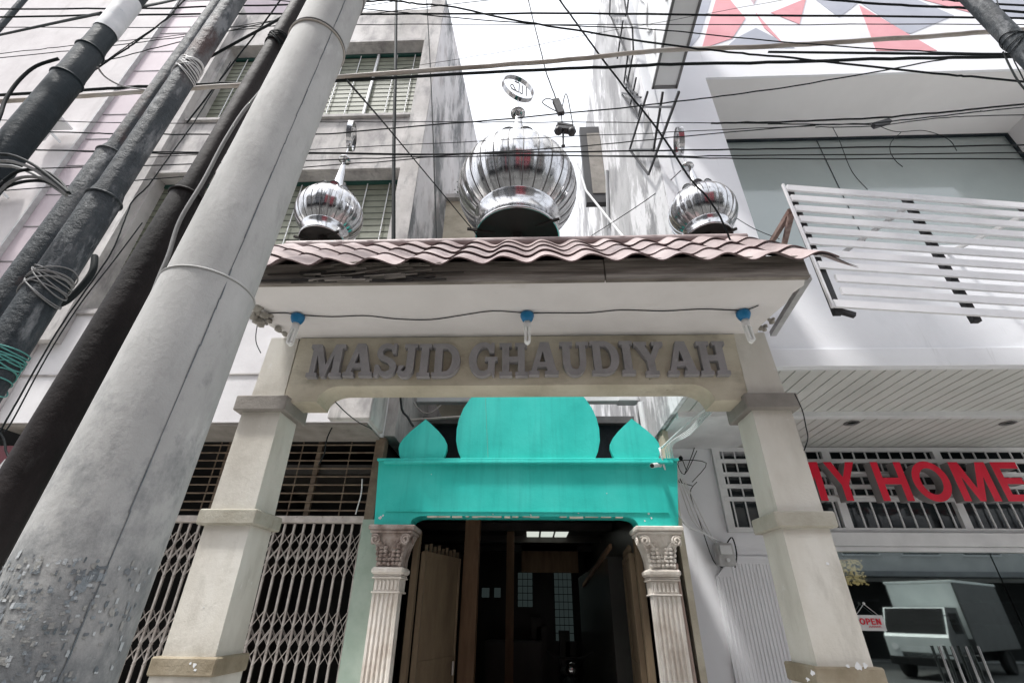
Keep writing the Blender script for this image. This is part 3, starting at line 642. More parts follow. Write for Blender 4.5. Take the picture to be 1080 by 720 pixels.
for i in range(2):
    for j in range(3):
        xa = a.x + (b.x - a.x) * (j / 3) + .02; xb = a.x + (b.x - a.x) * ((j + 1) / 3) - .02
        ya = a.y + (c.y - a.y) * i / 2 + .02; yb = a.y + (c.y - a.y) * (i + 1) / 2 - .02
        mb.box(xa, xb, ya, yb, 2.875, 2.89)
mb.build('ceiling_panel', 'skylight', hall)
for i in range(4): mb = MB(); mb.box(-3.1, 1.36, 6.9 + i * 1.5, 7.0 + i * 1.5, 2.78, 2.899); mb.build('ceiling_beam', 'interior2' if i == 0 else 'interior', hall)
mb = MB(); mb.box(.95, 1.355, 6.4, 10.5, .03, 2.2); mb.build('side_partition', 'meter2', hall)
mb = MB(); mb.box(-.9, .2, 11, 11.5, .03, 1.1); mb.build('counter', 'interior', hall)
for k, (x_, z_) in enumerate(((.0, 1.5), (.12, 1.32), (.62, 1.25), (.75, 1.05))): mb = MB(); mb.box(x_, x_ + .22, 12.2, 12.5, .03, z_); mb.build('stacked_goods', 'interior', hall)
mb = MB(); mb.bar((.94, 6.0, 2.28), (.94, 9.5, 2.02), .03, .05); mb.build('wall_batten', 'interior2', hall)
def backwin(px0, px1, py0, py1, nx, nz):
    a = P(px0, py0, Y=12.9); b = P(px1, py1, Y=12.9); mb = MB(); fr = MB()
    for i in range(nx):
        for j in range(nz):
            xa = a.x + (b.x - a.x) * i / nx + .02; xb = a.x + (b.x - a.x) * (i + 1) / nx - .02
            za = b.z + (a.z - b.z) * j / nz + .02; zb2 = b.z + (a.z - b.z) * (j + 1) / nz - .02
            mb.box(xa - .014, xb + .014, 12.93, 12.95, za - .012, zb2 + .012)
    w = mb.build('back_window', 'winlight', hall)
    fr.box(a.x, b.x, 12.955, 12.975, b.z, a.z); fr.build('frame', 'black', w)
backwin(546, 562, 603, 640, 3, 5); backwin(584, 606, 603, 676, 4, 9); backwin(508, 516, 619, 630, 1, 1); backwin(521, 528, 619, 630, 1, 1)
# inner door frame and leaves
def leaf(pts, label):
    d = thing('door_leaf', label, 'door', (pts[0][0], pts[0][1], .03)); (xa, ya), (xb, yb) = pts
    mb = MB(); mb.bar((xa, ya, 1.1), (xb, yb, 1.1), .03, 2.06); mb.build('door_panel', 'doorleaf', d)
    mb = MB(); A = Vector((xa, ya, 0)); B = Vector((xb, yb, 0)); 
    for t_ in (0.02, .98): q = A.lerp(B, t_); mb.bar((q.x, q.y, .05), (q.x, q.y, 2.13), .05)
    for z in (.1, 1.16, 2.11): mb.bar((xa, ya, z), (xb, yb, z), .05)
    mb.build('door_frame', 'doorleaf', d)
    for i in range(9):
        mb = MB(); q = A.lerp(B, (i + .5) / 9); mb.bar((q.x, q.y, 2.13), (q.x, q.y, 2.20 + .02 * (i % 2)), .03, .012); mb.build('picket_top', 'doorleaf', d)
    mb = MB(); q = A.lerp(B, .93); mb.tube([(q.x + .03, q.y - .03, 1.02), (q.x + .03, q.y - .03, 1.14)], .011, 8); mb.build('handle', 'gatebar', d)
leaf(((-1.10, 5.25), (-.84, 6.05)), 'tan wooden door leaf swung inward on the left of the dark doorway')
leaf(((1.02, 5.25), (1.10, 6.1)), 'dim tan door leaf swung inward on the right of the dark doorway')
for x in (-1.19, 1.05):
    mb = MB(); mb.box(x, x + .055, 5.14, 5.24, .03, 2.32); mb.build('door_post', 'doorleaf', hall)
# motorcycle parked inside
mc = thing('motorcycle', 'dark motorcycle parked inside the unlit hall', 'motorcycle', (.55, 8.2, .03))
def wheel(mb, c, r, w, ax='x', n=20, mi=0):
    vs = []
    for k in range(n):
        a = 2 * math.pi * k / n
        for (rr, d) in ((r, -w / 2), (r, w / 2), (r * .72, w / 2), (r * .72, -w / 2)):
            vs.append((c[0] + d, c[1] + rr * math.cos(a), c[2] + rr * math.sin(a)) if ax == 'x' else (c[0] + rr * math.cos(a), c[1] + d, c[2] + rr * math.sin(a)))
    mb.add(vs, [(k * 4 + j, k * 4 + (j + 1) % 4, ((k + 1) % n) * 4 + (j + 1) % 4, ((k + 1) % n) * 4 + j) for k in range(n) for j in range(4)], mi, True)
for yy in (7.65, 8.85):
    mb = MB(); wheel(mb, (.55, yy, .33), .30, .09)
    for k in range(6): a = k * math.pi / 6; mb.tube([(.55, yy + .22 * math.cos(a), .33 + .22 * math.sin(a)), (.55, yy - .22 * math.cos(a), .33 - .22 * math.sin(a))], .008, 5)
    mb.build('wheel', 'rubber', mc)
mb = MB(); mb.ball((.55, 8.2, .62), .26, 12, sc=(.55, 1.4, .8)); mb.ball((.55, 8.55, .75), .2, 12, sc=(.7, 1.5, .35)); mb.tube([(.55, 7.65, .33), (.55, 7.85, 1.0)], .03, 8); mb.tube([(.55, 8.85, .33), (.55, 8.3, .6)], .04, 8); mb.build('body', 'steelA', mc)
mb = MB(); mb.ball((.55, 8.5, .84), .2, 12, sc=(.65, 1.6, .3)); mb.build('seat', 'rubber', mc)
mb = MB(); mb.tube(smooth_pts([(.22, 7.98, 1.12), (.40, 7.9, 1.05), (.70, 7.9, 1.05), (.88, 7.98, 1.12)], 4), .018, 8); mb.build('handlebar', 'rubber', mc)
mb = MB(); mb.ball((.55, 7.80, .92), .09, 12, sc=(1, .7, 1)); mb.build('headlight', 'chrome', mc)
# gutter and pipes above portal
g = P(430, 422, Y=5.9); g2 = P(690, 422, Y=5.9)
mb = MB(); mb.box(g.x - .3, 1.48, 5.84, 5.96, g.z - .05, g.z + .05, bev=.01); mb.box(1.18, 1.44, 5.80, 5.98, g.z - .06, g.z + .07, bev=.01, mi=1)
tag(mb.build('roof_gutter', ['white2', 'pale']), 'white horizontal gutter above the turquoise dome panels', 'gutter')
a = P(677, 432, Y=5.7); mb = MB(); mb.tube([(a.x, 5.7, a.z + .1), (a.x + .02, 5.7, 2.95)], .045, 12)
tag(mb.build('downpipe', 'white2'), 'white downpipe behind the right small turquoise dome panel', 'pipe')
a = P(432, 443, Y=5.6); b = P(487, 438, Y=5.6); mb = MB(); mb.tube([(a.x, 5.6, a.z), (b.x + .3, 5.6, b.z)], .02, 8)
mb.tube(smooth_pts([P(436, 424, Y=5.6), P(445, 434, Y=5.6), P(455, 435, Y=5.6), P(465, 427, Y=5.6)], 4), .008, 6)
tag(mb.build('wall_conduit', 'gatebar'), 'thin grey conduit behind the left small turquoise dome panel', 'pipe')

# ================================================================== LEFT BUILDING
lb = thing('apartment_building', 'old stained concrete building with green louvred windows behind the left poles', 'building', (-3.6, 4.6, 0))
FX = -1.50
W1 = (4.66, 6.86); W2 = (8.33, 10.20)    # window openings (in facade plane)
def wall_with_holes(mb, x0, x1, z0, z1, holes, y0, y1, mi=0):
    loops = [[(x0, z0), (x1, z0), (x1, z1), (x0, z1)]] + [[(a, c), (a, d), (b, d), (b, c)] for a, b, c, d in holes]
    mb.prism(loops, y0, y1, mi=mi)
mb = MB()
wall_with_holes(mb, -5.62, -1.745, 4.62, 11.45, [(-5.32, -1.77, 4.70, 6.99), (-5.28, -1.77, 8.28, 10.28)], 4.50, 4.70)
mb.build('wall', 'lwall', lb)
# corner pilaster + side wall, plan rotated slightly
mb = MB()
pl = [(-1.745, 4.38), (FX, 4.40), (FX + .02, 4.55), (-1.16, 8.2), (-1.35, 8.22), (-1.70, 4.72), (-1.745, 4.6)]
mb.prism([pl], 4.62, 11.62, lambda x, y, z: (x, z, y)); mb.build('side_wall', 'lside', lb)
mb = MB(); mb.box(-1.75, FX + .003, 4.365, 4.379, 4.62, 11.62); mb.build('pilaster', 'lwall', lb)
mb = MB(); mb.box(-5.62, -5.36, 4.38, 4.5, 4.2, 11.5); mb.build('pilaster', 'lwall', lb)
mb = MB(); mb.box(-5.6, -1.78, 4.72, 9, 11.2, 11.3); mb.box(-5.6, -1.42, 8.9, 9.0, 4.6, 11.1); mb.build('roof', 'lwall', lb)
for zz_ in (10.29, 8.20, 7.0):
    mb = MB(); mb.box(-5.34, -1.752, 4.45, 4.499, zz_, zz_ + .05); mb.build('sill', 'lwall', lb)
for (z0, z1) in ((4.70, 6.99), (8.28, 10.28)):
    w = MB(); w.box(-5.32, -1.77, 4.655, 4.69, z1 - .07, z1 - .003); w.box(-5.32, -1.77, 4.66, 4.69, z0, z0 + .04)
    wo = w.build('window', 'greenbar', lb)
    m2 = MB(); n = int((z1 - z0 - .1) / .115)
    for i in range(n):
        z = z0 + .05 + i * .115
        m2.add([(-5.32, 4.675, z), (-1.77, 4.675, z), (-1.77, 4.675, z + .1148), (-5.32, 4.675, z + .1148)], [(0, 1, 2, 3)])
        m2.box(-5.32, -1.77, 4.670, 4.674, z - .005, z + .004, 1)
    m2.build('louvres', ['greenlouv', 'greywin'], wo)
    m3 = MB()
    XM = P(394, 80, Y=4.65).x
    for i, x in enumerate([XM + .34, XM + .66, XM - .32, XM - .62, XM - .92, XM - 1.8, XM - 2.1, XM - 2.4]):
        m3.box(x - .006, x + .006, 4.648, 4.655, z0, z1 - .07)
        for k in range(n): m3.ball((x, 4.648, z0 + .06 + k * .115), .009, 5)
    m3.build('lift_rods', 'white2', wo)
    for x in (XM, XM - 1.4): m4 = MB(); m4.box(x - .018, x + .018, 4.635, 4.67, z0, z1 - .05); m4.build('mullion', 'white2', wo)
    m5 = MB(); m5.box(-5.32, -1.77, 4.72, 4.74, z0, z1); m5.build('backing', 'greywin', wo)
# canopy / first-floor balcony apron
mb = MB()
mb.box(-5.62, -1.64, 4.50, 5.06, 3.262, 4.615); mb.build('canopy', 'canopy', lb)
mb = MB(); mb.box(-5.62, -1.66, 4.485, 4.499, 3.80, 3.815); mb.box(-5.64, -1.62, 4.47, 4.72, 4.60, 4.66, bev=.01); mb.build('canopy_trim', 'lwall', lb)
mb = MB(); mb.box(-2.04, -1.60, 4.42, 4.90, 3.268, 3.95, bev=.012); mb.build('corner_block', 'lwall', lb)
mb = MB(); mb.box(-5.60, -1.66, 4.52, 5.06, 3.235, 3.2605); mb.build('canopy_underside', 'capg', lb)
mb = MB(); mb.box(-1.70, -1.52, 5.06, 6.6, 3.3, 4.618); mb.build('return_wall', 'lwall', lb)
# annex with weeds behind
a = P(480, 212, Y=5.7); b = P(520, 212, Y=5.7)
mb = MB(); mb.box(a.x - .2, b.x + .15, 5.7, 7.5, 4.35, a.z); mb.build('rear_annex', 'beam', lb)
mb = MB(); mb.box(a.x - .2, b.x + .18, 5.62, 7.5, a.z + .001, a.z + .09); mb.build('annex_ledge', 'lwall', lb)
mb = MB()
for k in range(260):
    c = Vector((random.gauss(P(490, 200, Y=5.7).x, .07), 5.68 + random.uniform(-.06, .2), a.z + .09 + abs(random.gauss(0, .13))))
    d = Vector((random.uniform(-1, 1), random.uniform(-1, 1), random.uniform(-.3, 1))).normalized() * random.uniform(.02, .05); u = d.cross(Vector((.3, .5, .8))).normalized() * .012
    mb.add([c - d * .2, c + u, c + d, c - u], [(0, 1, 2, 3)])
wd = mb.build('ledge_weed', 'leaf'); tag(wd, 'green weeds sprouting from the ledge left of the large dome', 'plant')
# ground floor: void, grille, collapsible gate, green wall end
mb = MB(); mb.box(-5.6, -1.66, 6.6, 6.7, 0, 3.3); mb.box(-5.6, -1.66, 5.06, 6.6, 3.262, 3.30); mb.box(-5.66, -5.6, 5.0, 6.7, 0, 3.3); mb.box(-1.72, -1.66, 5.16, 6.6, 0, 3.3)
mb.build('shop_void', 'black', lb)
mb = MB(); mb.box(-1.70, -1.50, 4.99, 5.12, 0, 2.40); mb.build('end_pier', 'palegreen', lb)
mb = MB(); mb.box(-1.70, -1.60, 5.0, 5.14, 2.40, 3.262); mb.build('end_post', 'brownbar', lb)
gr = thing('window_grille', 'brown barred grille over the collapsible gate', 'grille', (-3.1, 5.1, 2.4))
mb = MB()
for i in range(9): z = 2.50 + i * .088; mb.tube([(-4.7, 5.08, z), (-1.7, 5.08, z)], .009, 6); 
for x in (-2.0, -2.55, -3.05, -3.5, -4.0): mb.tube([(x, 5.09, 2.42), (x, 5.09, 3.26)], .008, 6)
mb.build('bars', 'brownbar', gr)
for x in (-2.36, -3.40, -4.3):
    mb = MB(); mb.box(x - .025, x + .025, 5.10, 5.14, 2.42, 3.26); mb.build('wood_strip', 'brownbar', gr)
sg = thing('collapsible_gate', 'pinkish grey scissor gate closed across the dark shopfront left of the portal', 'gate', (-3.2, 5.1, 0))
mb = MB(); mb.box(-4.72, -1.62, 5.03, 5.13, 2.375, 2.44, bev=.006); mb.build('top_rail', 'gatebar', sg)
mb = MB(); mb.box(-4.72, -1.70, 5.05, 5.11, .014, .05); mb.build('bottom_rail', 'gatebar', sg)
bm0 = None
for i in range(30):
    x = -4.66 + i * .101
    if bm0 is None:
        mb = MB(); mb.box(x - .010, x + .010, 5.075, 5.095, .05, 2.37); bm0 = mb.build('bar', 'gatebar', sg); bx0 = x
    else:
        o = bm0.copy(); COL.objects.link(o); o.parent = sg; o.location.x = bm0.location.x + (x - bx0)
for z0, z1 in ((1.86, 2.28), (1.14, 1.58), (.42, .84)):
    mb = MB(); zc = (z0 + z1) / 2
    for i in range(-1, 30):
        x = -4.66 + i * .101; cl = lambda v: max(-4.68, min(-1.71, v))
        for (za, zb3) in ((z0, zc + .06), (zc - .06, z1)):
            mb.bar((cl(x), 5.062, za), (cl(x + .202), 5.062, zb3), .004, .014, up=Vector((0, 1, 0))); mb.bar((cl(x + .202), 5.108, za), (cl(x), 5.108, zb3), .004, .014, up=Vector((0, 1, 0)))
    mb.build('scissor_straps', 'gatebar', sg)
# neighbour at far left: lilac and white facade
nb = thing('neighbour_building', 'pale building with lilac cladding at the far left edge behind the dark poles', 'building', (-9, 4.8, 0))
mb = MB(); mb.box(-7.02, -5.66, 4.62, 8, 3.9, 16)
mb.build('lilac_cladding', 'lilac', nb)
mb = MB()
for i in range(15): mb.box(-7.0, -5.68, 4.612, 4.618, 4.3 + i * .62, 4.312 + i * .62)
mb.build('cladding_joint', 'seam', nb)
mb = MB(); mb.box(-14, -7.05, 4.57, 8, 3.9, 16); mb.box(-5.70, -5.625, 4.42, 4.61, 3.3, 12); mb.build('wall', 'pinkgrey', nb)
mb = MB(); mb.box(-7.05, -7.021, 4.55, 8, 3.9, 16); mb.build('edge_trim', 'meter', nb)
mb = MB(); mb.box(-14, -5.66, 4.3, 8, 3.75, 3.9); mb.box(-14, -5.66, 4.9, 8, 0, 3.75, mi=1); mb.build('shopfront', ['canopy', 'black'], nb)
mb = MB()
for x, z in ((-7.5, 8.1), (-7.65, 6.9)):
    mb.box(x, x + .35, 4.15, 4.50, z, z + .03); mb.box(x, x + .03, 4.15, 4.5, z - .25, z); mb.bar((x, 4.15, z), (x + .3, 4.5, z - .3), .03)
mb.build('bracket', 'pale', nb)
rs = thing('shop_sign', 'dark red shop sign with white letters at the far left edge', 'sign', (-5.6, 4.6, 2.6))
a = P(0, 469, Y=4.6); b = P(28, 512, Y=4.6)
mb = MB(); mb.box(-7.6, b.x + .18, 4.62, 4.70, b.z, a.z, bev=.005)
M['maroon'] = surf('maroon_panel', [(.10, .006, .015), (.13, .01, .02)], rough=.4, bump=0); mb.build('sign_panel', 'maroon', rs)
la = P(0, 486, Y=4.6); 
letters('AL', SANS, la.x - .02, la.x + .26, b.z + .10, b.z + .27, 4.605, .016, rs, ['cream_pl'], name='white_letter', gap=.14)

# ================================================================== RIGHT BUILDING
rb = thing('shop_building', 'tall white building with coral and grey painted triangles and a recessed window', 'building', (4.5, 4, 0))
a = P(743, 80, Y=3.6); RX0 = 2.285; RZ1 = 7.53; RZ0 = 4.70
b = P(1052, 131, Y=4.55); RX1 = b.x + .0
mb = MB(); wall_with_holes(mb, 1.52, 12, 3.392, 13, [(RX0, RX1, RZ0, RZ1)], 3.60, 3.63); mb.build('front_wall', 'white', rb)
mb = MB(); mb.box(1.47, 1.515, 3.605, 5.8, 3.392, 12.1); mb.box(1.47, 1.515, 5.8, 14, 0, 12.1); mb.build('side_wall', 'peel', rb)
mb = MB(); mb.box(1.475, 1.60, 3.585, 3.599, 3.40, 12.1); mb.build('corner_trim', 'white', rb)
mb = MB(); mb.box(1.52, 12, 3.64, 13.9, 12.0, 12.1); mb.build('roof', 'white', rb)
mb = MB(); mb.box(RX0 - .08, RX1 + .08, 3.632, 4.55, RZ1 + .002, RZ1 + .08); mb.box(RX1 + .002, RX1 + .08, 3.632, 4.55, RZ0, RZ1); mb.box(RX0 - .08, RX0 - .002, 3.632, 4.55, RZ0, RZ1); mb.box(RX0, RX1, 3.632, 4.55, RZ0 - .08, RZ0 - .002)
mb.build('recess_reveal', 'reveal', rb)
w = MB(); w.box(RX0 - .02, RX1 + .02, 4.552, 4.60, RZ0, RZ1); wo = w.build('window', 'glassup', rb)
w = MB(); w.box(RX0, RX1, 4.52, 4.55, RZ1 - .035, RZ1 - .001); w.box(RX1 - .035, RX1 - .001, 4.52, 4.55, RZ0, RZ1 - .036); w.box(4.15, 4.158, 4.545, 4.55, RZ0, RZ1 - .036); w.build('frame', 'steelA', wo)
# ledge at fascia bottom
mb = MB(); mb.box(1.53, 12, 3.57, 3.599, 3.392, 3.56, bev=.004); mb.build('fascia', 'white', rb)
# painted triangles
def paint(polys, mat, nm):
    yy = {'pink': 3.594, 'greyp': 3.5955, 'pinkp': 3.5925}[mat]
    for pg in polys:
        mb = MB(); pts = [P(x, y, Y=3.6) for x, y in pg]; mb.prism([[(p.x, p.z) for p in pts]], yy, 3.5995); mb.build(nm, mat, rb)
paint([[(757, -8), (740, 52), (772, 41), (786, 20), (768, -2)], [(797, 14), (812, 31), (829, 50), (806, 30)], [(813, 14), (850, -1), (843, 26)]], 'pink', 'painted_triangle')
paint([[(906, 6), (924, 54), (988, 54), (957, 36)], [(965, -2), (1012, -4), (1024, 14)]], 'pink', 'painted_triangle')
paint([[(776, 41), (797, 30), (838, 51), (765, 51)], [(860, 0), (912, -2), (885, 19)], [(914, -2), (962, -2), (1006, 17), (960, 36), (953, 34), (908, 4)], [(1036, -4), (1085, -4), (1085, 22), (1050, 15)]], 'greyp', 'painted_triangle')
paint([[(728, -2), (752, -6), (738, 38), (722, 60)]], 'greyp', 'painted_triangle')
paint([[(770, -30), (815, -34), (795, 5)], [(850, -40), (900, -40), (872, -8)], [(990, -44), (1060, -60), (1030, -12)]], 'pinkp', 'painted_triangle')
# shop soffit planks with dropped beam
mb = MB(); mb.box(1.52, 12, 3.64, 6.1, 3.42, 3.45, 1)
x = 1.53
while x < 9.5:
    mb.box(x, x + .112, 3.66, 4.62, 3.404, 3.419); mb.box(x, x + .112, 4.70, 5.80, 3.390, 3.405); x += .125
mb.build('plank_soffit', ['soffp', 'soffg'], rb)
mb = MB(); mb.box(1.53, 12, 4.62, 4.70, 3.35, 3.419, bev=.004); mb.box(1.53, 12, 3.601, 3.66, 3.395, 3.419); mb.box(1.53, 2.55, 4.705, 5.8, 3.375, 3.389); mb.build('soffit_beam', 'white2', rb)
mb = MB()
for px, py in ((898, 446), (1063, 446)):
    c = P(px, py, Z=3.385); mb.lathe([(.075, 0), (.075, -.008), (.055, -.010), (.05, .002), (0, .002)], (c.x, c.y, 3.388), 24)
mb.build('downlight', 'seam', rb)
# ground-floor back plane: white wall, transom lattice, shopfront
YB = 5.8
mb = MB(); wall_with_holes(mb, 1.47, 2.98, 0, 3.39, [(2.27, 2.96, 2.44, 3.33)], YB, YB + .15); mb.build('ground_wall', 'white', rb)
mb = MB(); mb.box(1.49, 1.55, 5.13, 5.32, 0, 3.39); mb.build('passage_wall_end', 'beam', rb)
mb = MB(); mb.prism([[(2.02, 0.02), (3.2, .02), (3.2, 2.16), (2.22, 2.16), (2.02, 1.95)]], YB - .03, YB - .002)
for i in range(30): mb.box(2.05 + i * .038, 2.062 + i * .038, YB - .036, YB - .030, .05, 2.08 if i > 3 else 1.95)
sd = mb.build('corrugated_door', 'white', rb)
# transom
tr = MB()
def zt(py, px=900): return P(px, py, Y=YB - .05).z
zrows = [3.33, 3.215, 3.05, 2.93, 2.80, 2.76, 2.44]
x0, x1 = 2.27, 12
tr.box(x0 - .03, x1, YB - .05, YB, 3.33, 3.38)
for z in (3.19, 3.03, 2.89, 2.745): tr.box(x0, x1, YB - .055, YB - .01, z, z + .045)
tr.box(x0 - .03, x1, YB - .06, YB, 2.405, 2.455)
for xx in (2.24, 3.55, 4.86, 6.17, 7.5, 8.8): tr.box(xx, xx + .085, YB - .05, YB, 2.455, 3.33)
tr.build('transom_frame', 'white2', rb)
tb = MB(); xx = 2.36
while xx < 10: tb.box(xx, xx + .014, YB - .035, YB - .021, 2.455, 3.33); xx += .142
tb.build('transom_bars', 'white2', rb)
tp = MB(); tp.box(2.0, 12, YB + .16, YB + .18, 2.40, 3.42); tp.build('transom_pane', 'darkglass', rb)
tb = MB(); tb.box(2.97, 12, YB - .12, YB + .05, 2.262, 2.402, bev=.006); tb.box(2.97, 12, YB - .08, YB + .03, 2.212, 2.260, bev=.004); tb.build('lintel', 'white2', rb)
gp = MB(); gp.box(3.0, 5.015, YB - .012, YB, .05, 2.21); gp.box(5.03, 7.5, YB - .012, YB, .05, 2.21); gp.box(7.52, 11, YB - .012, YB, .05, 2.21); gp.build('shop_glass', 'glass', rb)
gp = MB()
for px in (990, 1003, 1018, 1031):
    c = P(px, 681, Y=YB - .06); d = P(px + 18, 730, Y=YB - .06)
    gp.tube([(c.x, YB - .06, c.z), (c.x, YB - .06, .75)], .013, 10); gp.tube([(c.x, YB - .06, c.z - .08), (c.x, YB - .012, c.z - .08)], .008, 6); gp.tube([(c.x, YB - .06, .85), (c.x, YB - .012, .85)], .008, 6)
gp.build('door_handle', 'chrome', rb)
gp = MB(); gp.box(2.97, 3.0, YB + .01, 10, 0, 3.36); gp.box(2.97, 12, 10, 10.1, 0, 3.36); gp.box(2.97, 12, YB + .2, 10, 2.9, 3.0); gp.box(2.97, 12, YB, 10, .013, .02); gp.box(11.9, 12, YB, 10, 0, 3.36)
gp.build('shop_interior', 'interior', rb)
gp = MB()
for i in range(4): gp.box(3.6 + i * 1.1, 4.3 + i * 1.1, 8.6, 8.9, .02, 1.2 + .3 * (i % 2)); gp.box(3.6 + i * 1.1, 4.3 + i * 1.1, 8.5, 8.9, 1.5 + .3 * (i % 2), 1.53 + .3 * (i % 2))
gp.build('display_shelf', 'seam', rb)
# chandelier + OPEN sign inside
c = P(896, 603, Y=6.6); ch = thing('chandelier', 'gold crystal pendant lamp behind the shop glass', 'lamp', (c.x, 6.6, c.z))
mb = MB()
for k in range(380):
    a = random.uniform(0, 6.283); rr = random.uniform(.06, .16); z = random.uniform(-.14, .14); s_ = .011
    mb.ball((c.x + rr * math.cos(a), 6.6 + rr * math.sin(a), c.z + z), s_ * random.uniform(.6, 1.4), 4)
mb.build('crystals', 'chand', ch)
mb = MB(); mb.lathe([(0, .15), (.16, .15), (.16, .13), (0, .13)], (c.x, 6.6, c.z), 20); mb.tube([(c.x, 6.6, c.z + .15), (c.x, 6.6, 2.9)], .008, 6); mb.build('lamp_frame', 'gold', ch)
YS = YB - .05; a = P(905, 648, Y=YS); b = P(936, 665, Y=YS)
op = thing('open_sign', 'small white hanging sign reading OPEN behind the shop glass', 'sign', ((a.x + b.x) / 2, YS, b.z))
mb = MB(); mb.box(b.x - .30, b.x, YS, YS + .01, b.z, a.z, bev=.003); mb.build('sign_board', 'cream_pl', op)
letters('OPEN', SANS, b.x - .25, b.x - .04, a.z - .085, a.z - .03, YS - .008, .006, op, ['red'], name='red_letter', gap=.22)
mb = MB(); zz = b.z + .035
mb.tube(smooth_pts([(b.x - .17 + i * .012, YS - .003, zz + (.010 if i % 2 else -.006)) for i in range(11)], 3), .0025, 5); mb.build('red_script', 'red', op)
mb = MB(); mb.tube([(b.x - .26, YS + .005, a.z), (b.x - .15, YS + .005, a.z + .10)], .003, 5); mb.tube([(b.x - .04, YS + .005, a.z), (b.x - .15, YS + .005, a.z + .10)], .003, 5); mb.ball((b.x - .15, YS, a.z + .105), .014, 8); mb.build('string', 'pale', op)
# red shop lettering
a = P(852, 487, Y=5.55); b = P(880, 528, Y=5.55)
xl = P(855, 508, Y=5.55).x
hs = thing('shop_name_sign', 'big red raised letters reading MY HOME above the shop glass', 'sign', (4.8, 5.6, 2.7))
mx0 = P(886, 487, Y=5.5).x
xM0 = P(830, 508, Y=5.5).x; xE1 = P(1082, 508, Y=5.5).x
zA = P(960, 528, Y=5.5).z; zB = P(960, 487, Y=5.5).z
letters('MY HOME', SANS, xM0, xE1, zA, zB, 5.50, .12, hs, ['red', 'redside'], name='red_letter', gap=.16, space=.30)
mb = MB(); mb.tube([(xM0, 5.66, zA + .08), (xE1 + .1, 5.66, zA + .08)], .014, 6); mb.tube([(xM0, 5.66, zB - .08), (xE1 + .1, 5.66, zB - .08)], .014, 6); mb.build('sign_rail', 'white2', hs)

# slatted sign frame
sf = thing('slatted_sign_frame', 'white slatted metal sign frame projecting over the shop at the right', 'sign frame', (2.8, 2.7, 3.3))
n = 11
for i in range(n):
    t_ = i / (n - 1); z = 4.43 + (3.36 - 4.43) * t_
    a = Vector((1.99, 2.60, z)); b = Vector((4.9, 2.93, z - .02))
    if i in (8, 9): a = a + (b - a) * .03
    mb = MB(); mb.bar(a, b, .018, .056, up=Vector((0, 0, 1))); mb.build('slat', 'slat', sf)
for xx, off in ((2.02, 0), (2.98, .11), (3.96, .22)):
    mb = MB(); mb.bar((xx - .0, 2.64 + off, 4.46), (xx + 0, 2.64 + off, 3.30), .05, .035); 
    if xx < 2.1: mb.bar((xx, 2.635, 3.33), (xx + .10, 2.635, 3.29), .03, .03)
    mb.build('upright', 'blacksteel', sf)
mb = MB()
mb.bar((1.965, 2.60, 4.47), (1.975, 2.60, 3.33), .014, .02)
mb.build('edge_strip', 'slat', sf)
def pb(p, q, w, mt, nm): mb = MB(); mb.bar(p, q, w, w); mb.build(nm, mt, sf)
M['rust'] = surf('rusty_brace', [(.16, .09, .07), (.30, .22, .19)], scale=10, rough=.8, bump=.3)
pb(P(852, 292, Y=2.68), P(815, 352, Y=3.5), .045, 'meter', 'brace')
for xx, yy in ((3.0, 2.78), (4.0, 2.89)): pb((xx, yy, 4.4), (xx, 3.6, 4.6), .03, 'meter', 'brace')
pb(P(834, 222, Y=2.66), P(812, 258, Y=3.3), .035, 'rust', 'rusty_brace'); pb(P(834, 228, Y=2.66), P(826, 262, Y=3.3), .035, 'rust', 'rusty_brace')
# blade sign high on the corner
bs = thing('blade_sign', 'long grey sign box jutting toward the street high on the white building corner', 'sign', (1.5, 3.4, 7.2))
a = P(688, 93, Y=3.45); b = P(714, 93, Y=3.45)
mb = MB(); mb.box(a.x, b.x, .9, 3.45, a.z, a.z + 2.6, bev=.01); mb.build('sign_box', 'pale', bs)
mb = MB(); 
for x in (a.x + .006, b.x - .006): mb.box(x - .014, x + .014, .9, 3.46, a.z - .012, a.z + .012)
mb.box(a.x, b.x, 3.42, 3.46, a.z - .012, a.z + .012); mb.build('edge_frame', 'seam', bs)
mb = MB()
for k in range(3):
    yy = 3.15 - k * .55
    mb.tube(smooth_pts([(a.x - .003, yy, a.z + .2), (a.x - .003, yy - .12, a.z + .5), (a.x - .003, yy + .05, a.z + .8), (a.x - .003, yy - .1, a.z + 1.1), (a.x - .003, yy + .02, a.z + 1.5)], 5), .022, 6)
mb.build('white_flourish', 'cream_pl', bs)
mb = MB()
XX = 1.40
def q(x, y, X=XX): return P(x, y, X=X)
for l_ in ([(683, 97), (664, 158), (684, 184), (716, 97)], [(664, 158), (688, 158)], [(699, 97), (689, 160)], [(680, 113), (710, 113)]):
    for i in range(len(l_) - 1):
        mb.bar(q(*l_[i]), q(*l_[i + 1]), .022, .022)
mb.build('lower_bracket', 'blacksteel', bs)
mb = MB()
for l_ in ([(644, 17), (660, 17)], [(644, 17), (662, 60), (658, 88), (672, 100)], [(657, -10), (661, 15), (667, 30), (668, 55), (660, 95)], [(657, 22), (651, 62)], [(671, 82), (665, 110)], [(660, 80), (673, 125), (676, 110)], [(656, 100), (674, 125)], [(656, 98), (676, 103)], [(644, -20), (643, 17)], [(665, -20), (661, 15)]):
    for i in range(len(l_) - 1): mb.bar(q(l_[i][0], l_[i][1], 1.43), q(l_[i + 1][0], l_[i + 1][1], 1.43), .02, .02)
fr = mb.build('steel_bracket', 'blacksteel'); tag(fr, 'black steel bracket frame fixed on the streaked side wall', 'bracket')
